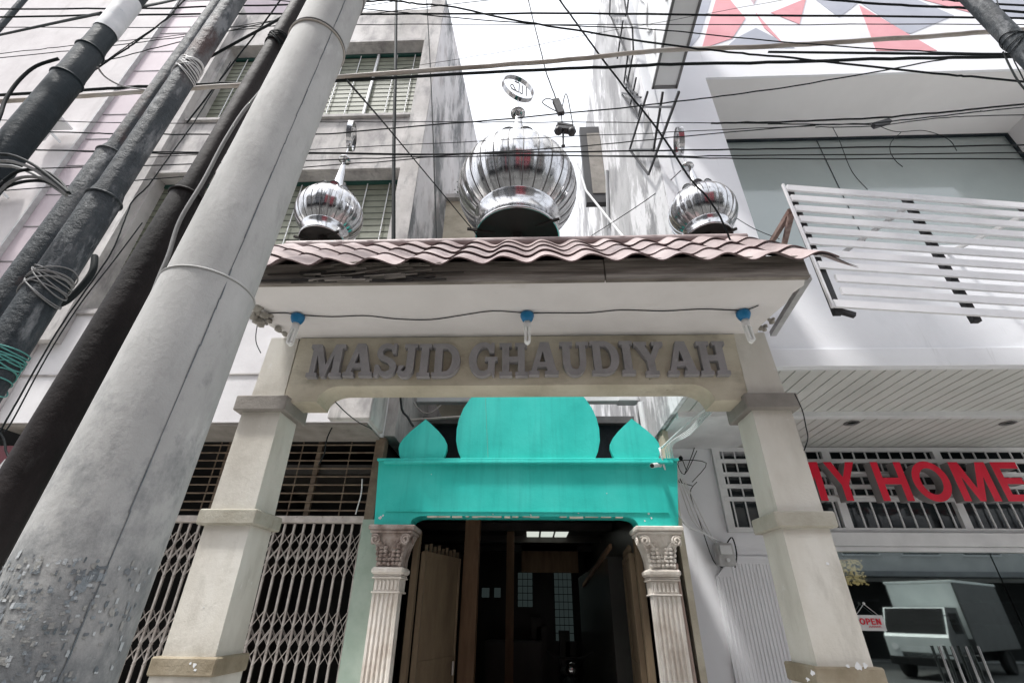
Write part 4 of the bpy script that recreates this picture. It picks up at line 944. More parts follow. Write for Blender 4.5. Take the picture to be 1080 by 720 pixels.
# panel + conduit on the streaked wall
a = P(611, 135, Y=6.2); b = P(634, 214, Y=6.2)
wp = thing('wall_panel', 'dark framed beige board sticking out from the streaked wall beside the large dome', 'board', (1.2, 7, b.z))
mb = MB(); mb.box(a.x, 1.465, 6.18, 6.30, b.z, a.z); mb.build('panel_frame', 'blacksteel', wp)
mb = MB(); mb.box(a.x + .13, 1.46, 6.165, 6.179, b.z + .22, a.z - .22); mb.build('panel_face', 'capg', wp)
mb = MB(); mb.tube([P(609, 172, Y=6.0), P(618, 201, Y=6.0), P(662, 256, Y=5.2)], .02, 8); mb.tube([P(640, 180, X=1.44), P(642, 240, X=1.44)], .03, 8)
tag(mb.build('bent_conduit', 'pale'), 'bent pale conduit between the large dome and the streaked wall', 'pipe')

# conduits and meter box on the right of the portal
mb = MB()
pp = [P(752, 432, Y=3.35), P(742, 433, Y=3.5), P(700, 470, Y=4.8), P(697, 478, Y=4.84), P(712, 530, Y=5.05), P(722, 552, Y=5.2), P(742, 562, Y=5.5), P(762, 572, Y=5.74)]
mb.tube(smooth_pts(pp, 4), .010, 8)
tag(mb.build('grey_conduit', 'pale'), 'grey conduit running from the gate beam past the security camera to the meter box', 'pipe')
mb = MB()
for k in range(4):
    o = [P(748 + k * 2, 428 + k, Y=3.4), P(728, 452 + k * 2, Y=4.4), P(702 + k * 2, 474, Y=4.86), P(716 + k * 4, 510 + 3 * k, Y=5.3), P(730 + k * 6, 548 + 4 * k, Y=5.6), P(748 + k * 4, 566 + 5 * k, Y=5.75)]
    mb.tube(smooth_pts(o, 4), .006, 6)
tag(mb.build('wire_bundle', 'cream_pl'), 'loose white wires looping across the white wall to the meter box', 'cable')
mb = MB()
for pts in ([(735, 475), (722, 500), (716, 486), (745, 488), (730, 508)], [(718, 480), (724, 496)], [(716, 508), (730, 512)], [(742, 432), (733, 470), (722, 500)], [(735, 508), (728, 520), (738, 550), (752, 590), (762, 598)]):
    mb.tube(smooth_pts([P(x, y, Y=5.74) if y > 440 else P(x, y, Y=5.2) for x, y in pts], 4), .005, 6)
for px, py in ((718, 483), (718, 507)): mb.ball(P(px, py, Y=5.74), .028, 8)
tag(mb.build('black_wire', 'cable'), 'thin black wires and connectors dangling on the white wall beside the turquoise panel', 'cable')
c = P(764, 583, Y=5.7); mt = thing('meter_box', 'grey electricity meter box on the white wall', 'meter box', (c.x, 5.75, c.z - .15))
mb = MB(); mb.box(c.x - .10, c.x + .09, 5.64, 5.769, c.z - .13, c.z + .10, bev=.015); mb.build('box_body', 'meter', mt)
mb = MB(); mb.box(c.x - .07, c.x + .06, 5.62, 5.639, c.z - .02, c.z + .075, bev=.006); mb.tube([(c.x, 5.635, c.z - .075), (c.x, 5.62, c.z - .075)], .02, 10); mb.build('box_cover', 'pale', mt)
mb = MB(); mb.tube(smooth_pts([(c.x + .05, 5.70, c.z + .10), (c.x + .12, 5.70, c.z + .16), (c.x + .14, 5.72, c.z), (c.x + .09, 5.72, c.z - .14)], 4), .007, 6); mb.build('box_wire', 'cable', mt)
a = P(713, 597, Y=5.15); mb = MB(); mb.tube([(a.x, 5.15, a.z), (a.x + .03, 5.15, 0)], .02, 10); mb.tube([(a.x - .001, 5.15, a.z - .01), (a.x - .001, 5.15, a.z + .025)], .026, 10)
M['pinkpipe'] = surf('pinkish_pipe', [(.36, .26, .22), (.46, .36, .31)], rough=.6, bump=0)
tag(mb.build('vertical_pipe', 'pinkpipe'), 'thin pinkish pipe standing right of the right carved column', 'pipe')

# ================================================================== POLES
def pole(name, label, segs, mat, cat='pole', n=40, extra=None):
    t = thing(name, label, cat, segs[0][0:1] + segs[0][1:2] + (0,))
    mb = MB(); mb.tube([(s_[0], s_[1], s_[2]) for s_ in segs], [s_[3] for s_ in segs], n); mb.build('shaft', mat, t)
    return t
def poleseg(pxs, Y, rad, zs):
    """pxs: centre pixels (x,y) at two heights -> line; returns function z->point"""
    a = P(*pxs[0], Y=Y); b = P(*pxs[1], Y=Y)
    return lambda z: (a.x + (b.x - a.x) * (z - a.z) / (b.z - a.z), Y, z)
# concrete pole
M['scrapA'] = surf('paper_scrap_pale', [(.36, .385, .39), (.44, .46, .47)], scale=30, rough=.9, bump=.3)
M['scrapB'] = surf('paper_scrap_bluegrey', [(.18, .205, .22), (.24, .265, .28)], scale=30, rough=.9, bump=.3)
M['scrapC'] = surf('paper_scrap_dark', [(.10, .12, .13), (.17, .18, .19)], scale=30, rough=.9, bump=.3)
M['scrapD'] = surf('glue_stain', [(.24, .24, .23), (.32, .32, .30)], scale=30, rough=.9, bump=.3)
cp = thing('concrete_pole', 'thick pale concrete utility pole leaning across the left of the gate', 'pole', (-.93, 1.0, 0))
def cpx(z): return -.880 + (z - 1.65) * .0295
def crad(z): return (.1185 - .0100 * (z - 1.65)) if z < 2.335 else (.1065 - .0055 * (z - 2.335))
mb = MB(); zs = [0, .8, 1.4, 1.9, 2.335]; mb.tube([(cpx(z), 1.0, z) for z in zs], [crad(z - .001) for z in zs], 56); lo = mb.build('lower_shaft', 'conc', cp)
mb = MB(); zs = [2.335, 3, 4, 6, 9.5]; mb.tube([(cpx(z), 1.0, z) for z in zs], [crad(z) for z in zs], 56); up = mb.build('upper_shaft', 'conc', cp)
def surfpt(z, ang, lift=.001):
    r_ = crad(z)
    a_ = R(ang); return (cpx(z) + (r_ + lift) * math.cos(a_), 1.0 + (r_ + lift) * math.sin(a_), z)
mb = MB()   # mould seam, irregular
z = 0.2
while z < 6:
    l_ = random.uniform(.03, .16); mb.tube([surfpt(z, -35 + random.uniform(-.6, .6)), surfpt(z + l_, -35 + random.uniform(-.6, .6))], random.uniform(.0008, .0018), 5); z += l_ * .98
mb.build('mould_seam', 'scrapC', cp)
def strap(cx, cy, z, r, mat, par, tilt=.0, w=.006, name='strap', h=None):
    mb = MB(); mb.tube([(cx + r * math.cos(a), cy + r * math.sin(a), z + tilt * math.cos(a)) for a in [2 * math.pi * k / 40 for k in range(41)]], w, 6, cap=False); mb.build(name, mat, par)
strap(cpx(2.335), 1.0, 2.337, crad(2.33) - .0005, 'conc', cp, 0, .0035, 'joint_ring'); strap(cpx(2.33), 1.0, 2.3415, crad(2.34) + .001, 'steelB', cp, 0, .0018, 'joint_ring')
strap(cpx(3.52), 1.0, 3.52, crad(3.5) + .002, 'pipe', cp, .004, .004); strap(cpx(3.535), 1.0, 3.535, crad(3.5) + .002, 'cablegrey', cp, .004, .003)
for k in range(5): strap(cpx(3.95 + k * .012), 1.0, 3.93 + k * .012, crad(3.95) + .002, 'cream_pl' if k % 2 else 'cablegrey', cp, .01, .004, 'wire_wrap')
# torn poster remains near the base
mb = MB(); rnd = random.Random(3)
for k in range(950):
    z = 1.68 - abs(rnd.gauss(0, .30)); ang = rnd.uniform(-140, -42) if rnd.random() < .8 else rnd.uniform(-50, 10)
    if z < .5: continue
    big = rnd.random() < .08
    w = rnd.uniform(.4, 1.9) * (2.4 if big else 1); h = rnd.uniform(.001, .006) * (2.6 if big else 1); sk = rnd.uniform(-.004, .004)
    vs = []
    m_ = 5
    for i in range(m_):
        aa = ang + w * (i / (m_ - 1) - .5) * 2; vs.append(surfpt(z - h * rnd.uniform(.6, 1) + sk, aa, .0016)); 
    for i in range(m_ - 1, -1, -1):
        aa = ang + w * (i / (m_ - 1) - .5) * 2; vs.append(surfpt(z + h * rnd.uniform(.3, 1), aa, .0016))
    mb.add(vs, [(i, i + 1, 2 * m_ - 2 - i, 2 * m_ - 1 - i) for i in range(m_ - 1)], rnd.choice((0, 1, 1, 2, 2, 3, 3)))
mb.build('poster_scraps', ['scrapA', 'scrapB', 'scrapC', 'scrapD'], cp)

def azfit(L, Rr, Y):
    """vertical post seen between two silhouette pixels: centre x, height and radius at depth Y"""
    a = P(*L, Y=Y); b = P(*Rr, Y=Y); ta = math.atan2(a.x, Y); tb = math.atan2(b.x, Y)
    c = (ta + tb) / 2; x = Y * math.tan(c); return x, (a.z + b.z) / 2, math.hypot(x, Y) * math.sin(abs(tb - ta) / 2)
def steelpole(label, Y, lo, hi, mat, sleeves=(), name='steel_pole', depth=9.0):
    x0_, z0_, r0 = azfit(*lo, Y); x1_, z1_, r1 = azfit(*hi, Y)
    f = lambda z: (x0_ + (x1_ - x0_) * (z - z0_) / (z1_ - z0_), Y, z)
    t = thing(name, label, 'pole', f(0)); cuts = sorted(sleeves); 
    n_ = len(cuts)
    rads = [r0] + [r0 + (r1 - r0) * (k + 1) / n_ for k in range(n_)] if n_ else None
    pts = []; rs = []; zl = 0
    if n_:
        for k, z_ in enumerate(cuts + [depth]):
            pts += [f(zl), f(z_)]; rs += [rads[k], rads[k]]; zl = z_ + .06
    else: pts = [f(0), f(depth)]; rs = [r0, r0]
    mb = MB(); mb.tube(pts, rs, 36); mb.build('shaft', mat, t)
    for k, z_ in enumerate(cuts):
        c = f(z_ - .005); strap(c[0], c[1], c[2], rads[k] * 1.0, mat, t, 0, .007, 'weld_ring')
    def rad(z):
        r_ = r0
        for k, z_ in enumerate(cuts):
            if z > z_ + .03: r_ = rads[k + 1]
        return r_
    return t, f, rad
t1, f1, r1_ = steelpole('glossy brown black steel pole directly left of the concrete pole', 1.18, ((64, 390), (117, 390)), ((238, 115), (264, 115)), 'steelC', [2.90])
t2, f2, r2_ = steelpole('mottled grey steel pole wrapped with wire, second left of the concrete pole', 1.42, ((45, 270), (96, 270)), ((131, 150), (167, 150)), 'steelB', [3.16])
t3, f3, r3_ = steelpole('rust stained steel pole standing just behind the wire wrapped mottled pole', 1.75, ((36, 246), (83, 246)), ((113, 150), (143, 150)), 'steelB', [3.88])
t4, f4, r4_ = steelpole('broad blue black steel pole with a white taped band near its top', 1.45, ((31, 100), (83, 100)), ((90, 36), (129, 36)), 'steelA', [4.14, 4.42])
t5, f5, r5_ = steelpole('thin dark pole crossing the top left corner of the view', 2.4, ((-8, 30), (5, 30)), ((15, 0), (34, 0)), 'steelA')
t6, f6, r6_ = steelpole('dark weathered pole crossing the top right corner of the view', 1.7, ((1058, 52), (1100, 52)), ((1010, 0), (1046, 0)), 'steelB', [4.3])
for z_ in (P(112, 20, Y=1.45).z,):
    mb = MB(); mb.tube([f4(z_ - .17), f4(z_ + .20)], r4_(9) + .003, 30, cap=False); mb.build('white_tape', 'tape', t4)
def wraps(f, zc, r, t, k, mat, spread=.05):
    for i in range(k):
        z = zc + random.uniform(-spread, spread); c = f(z); strap(c[0], c[1], z, ((r(z) if callable(r) else r) + .003) * random.uniform(1, 1.05), mat, t, random.uniform(-.07, .07), .0026, 'wire_wrap')
wraps(f2, P(190, 75, Y=1.42).z, r2_, t2, 14, 'cream_pl', .05); wraps(f2, P(50, 300, Y=1.42).z, r2_, t2, 12, 'cablegrey', .05); wraps(f1, P(295, 45, Y=1.18).z, r1_, t1, 9, 'cable', .03); wraps(f6, P(1068, 45, Y=1.7).z, r6_, t6, 4, 'cable', .02)

# ================================================================== CABLES
M['rope'] = surf('teal_rope', [(.05, .22, .20), (.12, .35, .32)], rough=.7, bump=0)
wraps(f2, P(20, 385, Y=1.42).z, r2_, t2, 12, 'rope', .07)
def cable(label, pts, Y, r, mat='cable', ext=(1, 1), name='overhead_cable', cat='cable', k=6, grp='cables strung over the street'):
    Ys = Y if isinstance(Y, (list, tuple)) else [Y] * len(pts)
    w = [P(x, y, Y=yy) for (x, y), yy in zip(pts, Ys)]
    if ext[0]: d = (w[0] - w[1]).normalized(); w = [w[0] + d * 3 * ext[0]] + w
    if ext[1]: d = (w[-1] - w[-2]).normalized(); w = w + [w[-1] + d * 3 * ext[1]]
    sp_ = smooth_pts(w, k); jt = .0028 if min(Ys) >= 2 and ext != (0, 0) else 0
    sp_ = [p + Vector((0, random.uniform(-jt, jt), random.uniform(-jt, jt))) for p in sp_]
    mb = MB(); mb.tube(sp_, r * .86, 8)
    return tag(mb.build(name, mat), label, cat, grp)
Yc = 2.25
cable('thick tan conduit strung across the whole top of the view', [(0, 107), (120, 99), (250, 90), (353, 82), (540, 68), (620, 61), (707, 53), (810, 49), (940, 41), (1040, 34), (1080, 31)], 2.2, .021, 'pipe', name='overhead_conduit', cat='pipe')
cable('thick black cable hugging the underside of the tan conduit above the large dome', [(0, 100), (90, 95), (160, 91), (250, 88), (353, 85.5), (540, 75), (640, 71), (707, 68), (810, 66), (940, 62), (1070, 60)], 2.22, .014)
cable('thin black cable along the very top left, highest of the straight runs', [(0, 9.5), (160, 9), (256, 6), (330, 5), (387, 2), (450, -4)], Yc, .009, ext=(1, 1))
cable('black straight cable crossing above the large dome just under the top edge', [(0, 18), (160, 15.5), (300, 15), (387, 15), (560, 14.5), (760, 16), (1080, 19)], Yc, .010)
cable('hair thin grey cable running level through the painted triangles', [(0, 29), (200, 29), (400, 26), (540, 26), (810, 26), (1080, 26)], 2.3, .0045)
cable('thin dark line rising to the right behind the white taped pole', [(0, 57), (60, 50), (120, 44), (200, 36), (300, 20)], 2.4, .004, ext=(1, 1))
cable('thin dark line just below its twin at the far left top', [(0, 61), (100, 51), (200, 38), (300, 26)], 2.42, .0045, ext=(1, 1))
cable('thick black cable dropping left from the white taped pole', [(107, 14), (60, 24), (0, 37)], [1.6, 1.9, 2.2], .012, ext=(0, 1))
cable('short black cable rising right from the white taped pole to the top edge', [(150, 7), (175, 2), (200, -4)], [1.6, 1.9, 2.2], .012, ext=(0, 1))
cable('dark cable slanting up right between the taped pole and mottled pole', [(102, 73), (140, 47), (175, 20), (198, -3)], 2.3, .008, ext=(1, 1))
cable('second dark cable twisting beside the slanting one near the lilac wall', [(102, 72), (142, 43), (180, 17), (194, -6)], 2.27, .005, ext=(1, 1))
cable('thin cable climbing gently right across the lilac wall', [(104, 66), (140, 57), (200, 42), (290, 22)], 2.35, .005, ext=(0, 1))
cable('thin cable sagging across the left poles then rising toward the top right', [(43, 139), (120, 141), (200, 142), (330, 142), (417, 135), (540, 125), (673, 112), (740, 104), (810, 95), (900, 80), (983, 65), (1007, 61)], 2.3, .006, ext=(1, 0))
cable('level black cable just above the small dome finials', [(43, 158), (120, 161), (207, 162), (323, 162), (440, 163), (540, 161), (700, 159), (810, 157), (950, 155), (1080, 153)], 2.35, .0065)
cable('thin level cable passing just beneath the finial cable on the right', [(300, 170), (430, 166), (540, 164.5), (700, 165), (810, 164), (1080, 161)], 2.36, .005)
cable('fine dark cable lowest of the level pair before the recessed window', [(420, 162), (540, 163), (700, 166), (810, 167.5), (1080, 167.5)], 2.34, .005)
cable('fine grey cable level across the large dome finial', [(60, 128), (190, 130), (337, 129), (450, 128.5), (540, 129), (650, 129), (757, 130), (850, 131), (930, 132)], 2.37, .004, ext=(1, 0))
cable('black cable climbing right under the recess ceiling', [(750, 130), (810, 129), (870, 127), (930, 124), (1000, 118), (1080, 110)], 2.33, .008, ext=(0, 1))
cable('second cable of the pair climbing under the recess ceiling', [(810, 131), (900, 131), (960, 126), (1030, 118), (1080, 113)], 2.30, .005, ext=(0, 1))
cable('loose thin cable below the recess ceiling pair at far right', [(860, 134), (920, 133), (1000, 124), (1080, 121)], 2.31, .004, ext=(0, 1))
cable('thin cable rising rightward from behind the large dome', [(317, 177), (420, 169), (483, 163), (560, 158), (640, 152), (720, 144), (810, 136), (880, 131)], 2.4, .0045, ext=(1, 0))
cable('faint cable over the streaked wall below the bracket', [(540, 147), (600, 144), (680, 141), (760, 137), (860, 133)], 2.41, .0035, ext=(1, 0))
cable('black cable falling from the top middle to the right edge', [(390, -2), (440, 4), (480, 8), (540, 21), (620, 34), (707, 48), (760, 54), (810, 59), (900, 68), (1000, 79), (1080, 86)], 2.15, .009)
cable('thinner cable falling right just above the falling black one', [(380, 9), (450, 16), (540, 24), (620, 28), (700, 32), (810, 43), (930, 52), (1080, 59)], 2.18, .0055)
cable('black cable along the top right feeding the corner pole', [(810, 55), (900, 56), (980, 57), (1062, 57.5)], [2.1, 2.0, 1.9, 1.75], .010, ext=(0, 0))
cable('black cable crossing the top right corner above the painted triangles', [(850, -3), (900, 2), (960, 6), (1020, 9), (1080, 13)], 2.1, .011)
cable('second black cable in the extreme top right corner', [(940, -6), (1000, 0), (1040, 4), (1080, 6)], 2.05, .009)
cable('slanting black cable draped from the top over the right small dome', [(580, -12), (590, 0), (612, 30), (630, 55), (658, 92), (683, 123), (705, 153), (727, 187), (745, 207), (758, 226), (766, 243), (770, 253)], [2.2, 2.2, 2.25, 2.3, 2.4, 2.5, 2.6, 2.75, 2.85, 2.9, 2.95, 3.0], .009, ext=(1, 0))
cable('twisted wire hanging from the top down to the cable clamp', [(553, -12), (557, 0), (564, 28), (569, 48), (576, 76), (584, 98), (588, 110)], 2.25, .006, ext=(1, 0))
cable('thick black vertical cable hanging in front of the left building window', [(419, -10), (418, 0), (417, 80), (415.5, 150), (415, 250)], [3.9, 3.9, 3.95, 4.0, 4.05], .028, ext=(1, .6))
cable('thin vertical cable on the left building corner pilaster', [(449, -10), (450, 0), (454, 75), (457, 150), (460, 250)], [4.1, 4.1, 4.15, 4.2, 4.2], .010, ext=(1, .6))
cable('thin cable slanting from the concrete pole down behind the large dome', [(365, 84), (405, 130), (440, 172), (470, 208), (500, 244)], [1.15, 1.8, 2.5, 3.0, 3.3], .0055, ext=(0, .3))
cable('hair thin line rising right beside the large dome ring', [(485, 62), (540, 53), (620, 37), (700, 23), (810, 3)], 2.6, .0025, ext=(.3, 1))
cable('black cable slanting between the mottled pole and the concrete pole', [(222, 60), (262, 38), (302, 16), (312, 8)], [1.5, 1.45, 1.3, 1.25], .009, ext=(0, 0))
cable('thin cable dropping steeply in the upper left window bay', [(300, -6), (280, 22), (257, 52)], [2.2, 2.3, 2.4], .008, ext=(1, .3))
cable('knotted thin cable hanging along the left building edge', [(215, 112), (204, 130), (180, 163), (157, 195), (140, 212), (133, 228), (118, 265), (96, 298), (60, 350), (20, 420), (0, 455)], 4.3, .010, ext=(.4, 0))
cable('thin loose cable leading down to the red sign at far left', [(150, 235), (120, 275), (85, 320), (50, 375), (15, 440), (5, 455)], 4.25, .008, ext=(0, 0))
cable('thin wire running from the streaked wall to the right small dome finial', [(718, 180), (690, 205), (650, 232), (612, 256)], [3.4, 3.9, 4.6, 5.5], .006, ext=(0, 0))
cable('thin guy wire from the right small dome to the rusty sign brace', [(772, 227), (795, 241), (822, 252)], [3.4, 3.3, 3.2], .004, ext=(0, 0))
cable('thin curved wire falling before the recessed window', [(878, 134), (886, 150), (898, 180), (915, 200)], 2.45, .003, ext=(0, 0))
cable('looping thin tail wire under the splice in the recessed window', [(925, 132), (945, 139), (975, 138), (1000, 147), (1009, 159)], 2.35, .003, ext=(0, 0))
cable('small curled wire end beneath the splice', [(950, 140), (940, 150), (939, 160), (945, 170), (952, 176)], 2.36, .003, ext=(0, 0))
cable('grey curved cable between the white taped pole and the mottled pole', [(103, 71), (112, 82), (130, 91), (155, 95)], [1.4, 1.6, 1.8, 2.0], .006, 'cablegrey', ext=(0, 0))
cable('grey cable clinging to the brown black pole beside the concrete pole', [(272, 100), (255, 120), (235, 152), (215, 190), (190, 232), (178, 268), (168, 292), (158, 318)], 1.06, .007, 'cablegrey', ext=(.1, 0))
cable('loop of cable bowing out left of the white taped pole', [(62, 62), (38, 70), (20, 85), (6, 105), (0, 122), (-8, 140)], 1.35, .010, ext=(0, 0))
for i, (lab, pts) in enumerate((('uppermost black looped cable at the left edge below the taped pole', [(-8, 162), (12, 164), (32, 172), (52, 186), (72, 203)]),
    ('grey looped cable second from top at the left edge', [(-8, 170), (10, 170), (30, 176), (50, 188), (71, 204)]),
    ('arching black cable tallest of the left edge loops', [(-8, 204), (5, 190), (22, 180), (45, 180), (62, 190), (73, 204)]),
    ('middle black arching cable of the left edge loops', [(-8, 208), (8, 194), (24, 187), (44, 188), (60, 196), (70, 205)]),
    ('lowest grey green cable of the left edge loops', [(-8, 206), (10, 196), (30, 191), (50, 192), (66, 201)]),
    ('stout black cable inside the bundle of left edge loops', [(-8, 174), (15, 176), (36, 184), (55, 196), (70, 206)]))):
    cable(lab, pts, 1.25 + .01 * i, .0075, 'cable' if i % 2 == 0 else 'cablegrey', ext=(.2, 0), grp='looped cables at the left edge')
cable('dark cable bundle curving down behind the mottled pole', [(100, 270), (98, 285), (88, 300), (72, 316), (60, 322)], 1.62, .016, ext=(0, 0))
cable('dark drooping cable by the red sign under the canopy', [(-4, 452), (4, 462), (8, 480), (20, 486), (38, 489)], 4.5, .012, ext=(.2, 0))
cable('thin cable hanging loose under the left canopy edge', [(352, 447), (345, 462), (342, 478), (336, 490)], 4.6, .008, ext=(0, 0))
cable('pale frayed cord dangling over the brown grille', [(382, 505), (381, 520), (377, 535), (375, 542)], 5.0, .008, 'cream_pl', ext=(0, 0))
cable('thin wire arching from the broken slab corner down to the canopy', [(276, 330), (271, 345), (270, 360), (275, 372)], 2.9, .004, ext=(0, 0))
cable('thin black wire slanting from the gate beam to the canopy block', [(354, 424), (365, 435), (378, 445), (392, 452)], [3.2, 3.5, 4.0, 4.4], .005, ext=(0, 0))
cable('black cable running down the left building side wall by the turquoise panel', [(422, 416), (424, 432), (430, 440), (436, 450)], 4.7, .014, ext=(.2, 0))
cable('twisted wires trailing from the gate capital down the right pillar', [(838, 415), (846, 432), (850, 450), (852, 462), (848, 475)], 2.93, .004, ext=(0, 0))
cable('thin grey wire fanning at the right edge beneath the corner pole', [(1050, -4), (1060, 30), (1068, 60), (1080, 85)], 1.9, .004, ext=(0, .3))
cable('black wire curving down from the corner pole at the right edge', [(1058, 55), (1066, 72), (1074, 86), (1084, 98)], 1.75, .006, ext=(0, 0))
# clamps
cl = thing('cable_clamp', 'black cable clamp with wire loops hanging beside the large dome', 'clamp', tuple(P(590, 112, Y=2.25)))
mb = MB(); mb.bar(P(586, 106, Y=2.25), P(592, 120, Y=2.25), .035, .05); mb.build('clamp_body', 'blacksteel', cl)
mb = MB()
for pts in ([(588, 108), (578, 104), (572, 108), (580, 114), (588, 118)], [(592, 118), (596, 100), (599, 104), (603, 125), (606, 140)], [(592, 120), (593, 130), (595, 136)]):
    mb.tube(smooth_pts([P(x, y, Y=2.25) for x, y in pts], 5), .004, 6)
mb.build('wire_loop', 'cable', cl)
ins = thing('line_connector', 'dark bolted line connector below the cable clamp', 'clamp', tuple(P(596, 138, Y=2.25)))
mb = MB(); mb.bar(P(586, 136, Y=2.25), P(606, 138, Y=2.25), .05, .03); mb.ball(P(589, 138, Y=2.25), .035, 8); mb.ball(P(603, 139, Y=2.25), .035, 8); mb.bar(P(588, 130, Y=2.25), P(604, 133, Y=2.25), .015, .02); mb.build('connector_body', 'blacksteel', ins)
mb = MB(); mb.tube([P(594, 138, Y=2.25), P(594, 154, Y=2.25)], .008, 6); mb.ball(P(594, 154, Y=2.25), .016, 8); mb.build('drop_pin', 'blacksteel', ins)
sp = MB(); sp.bar(P(921, 133, Y=2.33), P(938, 128, Y=2.33), .032, .036); tag(sp.build('cable_splice', 'blacksteel'), 'black taped cable splice in front of the recessed window', 'splice')

# ================================================================== ACROSS THE STREET (seen only mirrored in steel and glass)
def opp(x0, x1, h, mat, label):
    t = thing('street_building', label, 'building', ((x0 + x1) / 2, -12, 0))
    mb = MB(); mb.box(x0, x1, -18, -12, 0, h); mb.build('wall', mat, t)
    nf = int((h - 3.2) / 3); 
    for f_ in range(nf):
        nx = max(2, int((x1 - x0) / 2.2))
        for i in range(nx):
            xa = x0 + (i + .2) * (x1 - x0) / nx; xb = x0 + (i + .8) * (x1 - x0) / nx; z = 4 + f_ * 3
            m2 = MB(); m2.box(xa - .06, xb + .06, -12.0 + .002, -11.95, z - .06, z + 1.56); w = m2.build('window', 'white2', t)
            m2 = MB(); m2.box(xa, xb, -11.95 + .002, -11.94, z, z + 1.5); m2.build('pane', 'darkglass', w)
    m2 = MB(); m2.box(x0 + .3, x1 - .3, -12.0 + .003, -11.93, .1, 2.9); m2.build('shutter', 'black', t)
    m2 = MB(); m2.box(x0 + .1, x1 - .1, -12.0 + .003, -10.9, 3.05, 3.25); m2.build('awning', 'opp3', t)
opp(-24, -15.1, 15, 'opp1', 'cream shop block across the street reflected at the left of the domes')
opp(-15, -7.1, 14, 'opp4', 'white shop block across the street, second from the left end')
opp(-7, -.6, 16, 'opp3', 'grey shop block across the street opposite the gate')
opp(-.5, 5.4, 13, 'opp2', 'red painted shop block across the street facing the portal')
opp(5.5, 13.4, 15, 'opp1', 'cream shop block across the street opposite the glass shop')
opp(13.5, 24, 9, 'opp4', 'white shop block across the street at the far right')
tk = thing('box_truck', 'white cab box truck parked across the road, mirrored in the shop glass', 'truck', (12, -3.6, 0))
ty0, ty1 = -4.6, -2.7
mb = MB(); mb.prism([[(9.0, .55), (10.75, .55), (10.75, 2.15), (9.65, 2.15), (9.10, 1.35), (9.0, 1.25)]], ty0, ty1, side=1); mb.build('cab', ['truckshade', 'truckw'], tk)  # side faces get the painted shade tone, front and roof stay white
mb = MB(); mb.add([(9.085, ty0 + .05, 1.36), (9.085, ty1 - .05, 1.36), (9.60, ty1 - .06, 2.12), (9.60, ty0 + .06, 2.12)], [(0, 1, 2, 3)]); 
mb.box(9.75, 10.5, ty1 + .001, ty1 + .012, 1.35, 1.98); mb.build('cab_window', 'black', tk)
mb = MB(); mb.box(10.85, 15.5, ty0 - .15, ty1 + .15, .8, 3.0, bev=.02); mb.build('cargo_box', 'truckshade', tk)
mb = MB(); mb.box(10.83, 15.52, ty0 - .17, ty1 + .17, 2.96, 3.05, bev=.01); mb.box(10.83, 10.849, ty0 - .1, ty1 + .1, 1.2, 2.95); mb.build('cargo_trim', 'truckw', tk)
mb = MB(); mb.box(8.88, 9.0, ty0, ty1, .42, .66, bev=.02); mb.box(9.0, 15.4, ty0 + .4, ty1 - .4, .45, .8); mb.build('bumper', 'black', tk)
for yy in (ty0 + .25, ty1 - .25):
    mb = MB(); mb.tube([(8.99, yy, .95), (8.97, yy, .95)], .11, 16); mb.build('headlight', 'cfl', tk)
for xx in (9.9, 14.2):
    for yy in (ty0 + .1, ty1 - .1):
        mb = MB(); wheel(mb, (xx, yy, .42), .42, .26, 'y'); mb.tube([(xx, yy - .1, .42), (xx, yy + .1, .42)], .30, 18); mb.build('wheel', 'rubber', tk)
mb = MB(); mb.tube([(9.3, ty1, 1.9), (9.15, ty1 + .25, 1.9), (9.15, ty1 + .25, 1.5)], .015, 6); mb.box(9.13, 9.16, ty1 + .17, ty1 + .33, 1.45, 1.8); mb.build('side_mirror', 'black', tk)

tk.scale = (.86, .86, .86); tk.location = (13.6, -6.9, 0); tk.rotation_euler.z = R(-36)

# ================================================================== CAMERA, LIGHT, WORLD
cam = bpy.data.cameras.new('camera'); co = bpy.data.objects.new('camera', cam); COL.objects.link(co); S.camera = co
cam.sensor_width = 36; cam.lens = 36 * F / 1080; cam.clip_end = 1000; cam.clip_start = .05
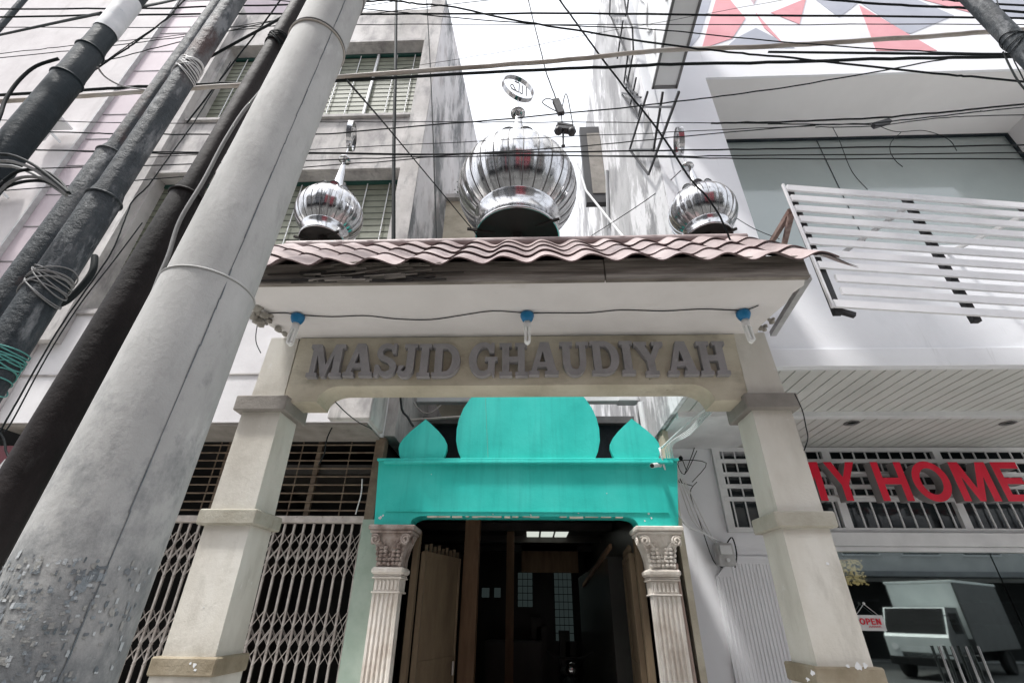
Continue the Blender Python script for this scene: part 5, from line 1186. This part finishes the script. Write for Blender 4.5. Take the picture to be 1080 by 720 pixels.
# image axes (right, down, fwd) in world: world = (Xv.r, Yv.r, Zv.r)
def w(v): return Vector((Xv.dot(v), Yv.dot(v), Zv.dot(v)))
rx = w(Vector((1, 0, 0))); dn = w(Vector((0, 1, 0))); fw = w(Vector((0, 0, 1)))
m = Matrix((rx, -dn, -fw)).transposed().to_4x4(); m.translation = CAM; co.matrix_world = m

SUN_EL, SUN_AZ = 67, 55     # azimuth: degrees left of straight behind the camera
sd_ = Vector((math.sin(R(SUN_AZ)) * math.cos(R(SUN_EL)), math.cos(R(SUN_AZ)) * math.cos(R(SUN_EL)), -math.sin(R(SUN_EL))))
su = bpy.data.lights.new('sun', 'SUN'); su.energy = 2.6; su.angle = R(5); su.color = (1, .975, .94)
so = bpy.data.objects.new('sun', su); COL.objects.link(so); so.rotation_euler = sd_.to_track_quat('-Z', 'Y').to_euler(); so.location = (0, -5, 20)
wd_ = bpy.data.worlds.new('World'); S.world = wd_; wd_.use_nodes = True; nt = wd_.node_tree; nt.nodes.clear()
sk = nt.nodes.new('ShaderNodeTexSky'); sk.sky_type = 'NISHITA'; sk.sun_disc = False; sk.sun_elevation = R(SUN_EL)
sk.sun_rotation = math.atan2(-sd_.x, -sd_.y); sk.dust_density = 6; sk.air_density = 1.0; sk.ozone_density = 1
hs_ = nt.nodes.new('ShaderNodeHueSaturation'); hs_.inputs['Saturation'].default_value = .22
mxw = nt.nodes.new('ShaderNodeMix'); mxw.data_type = 'RGBA'; mxw.inputs[0].default_value = .45; mxw.inputs[7].default_value = (7.0, 7.3, 7.9, 1)
bg = nt.nodes.new('ShaderNodeBackground'); bg.inputs[1].default_value = .15; ow = nt.nodes.new('ShaderNodeOutputWorld')
nt.links.new(sk.outputs[0], hs_.inputs['Color']); nt.links.new(hs_.outputs[0], mxw.inputs[6]); nt.links.new(mxw.outputs[2], bg.inputs[0]); nt.links.new(bg.outputs[0], ow.inputs[0])
S.view_settings.view_transform = 'Standard'; S.view_settings.look = 'None'; S.view_settings.gamma = 1; S.view_settings.exposure = 1.0
S.cycles.max_bounces = 6; S.cycles.diffuse_bounces = 3; S.cycles.glossy_bounces = 4; S.cycles.transparent_max_bounces = 8
S.cycles.use_denoising = True
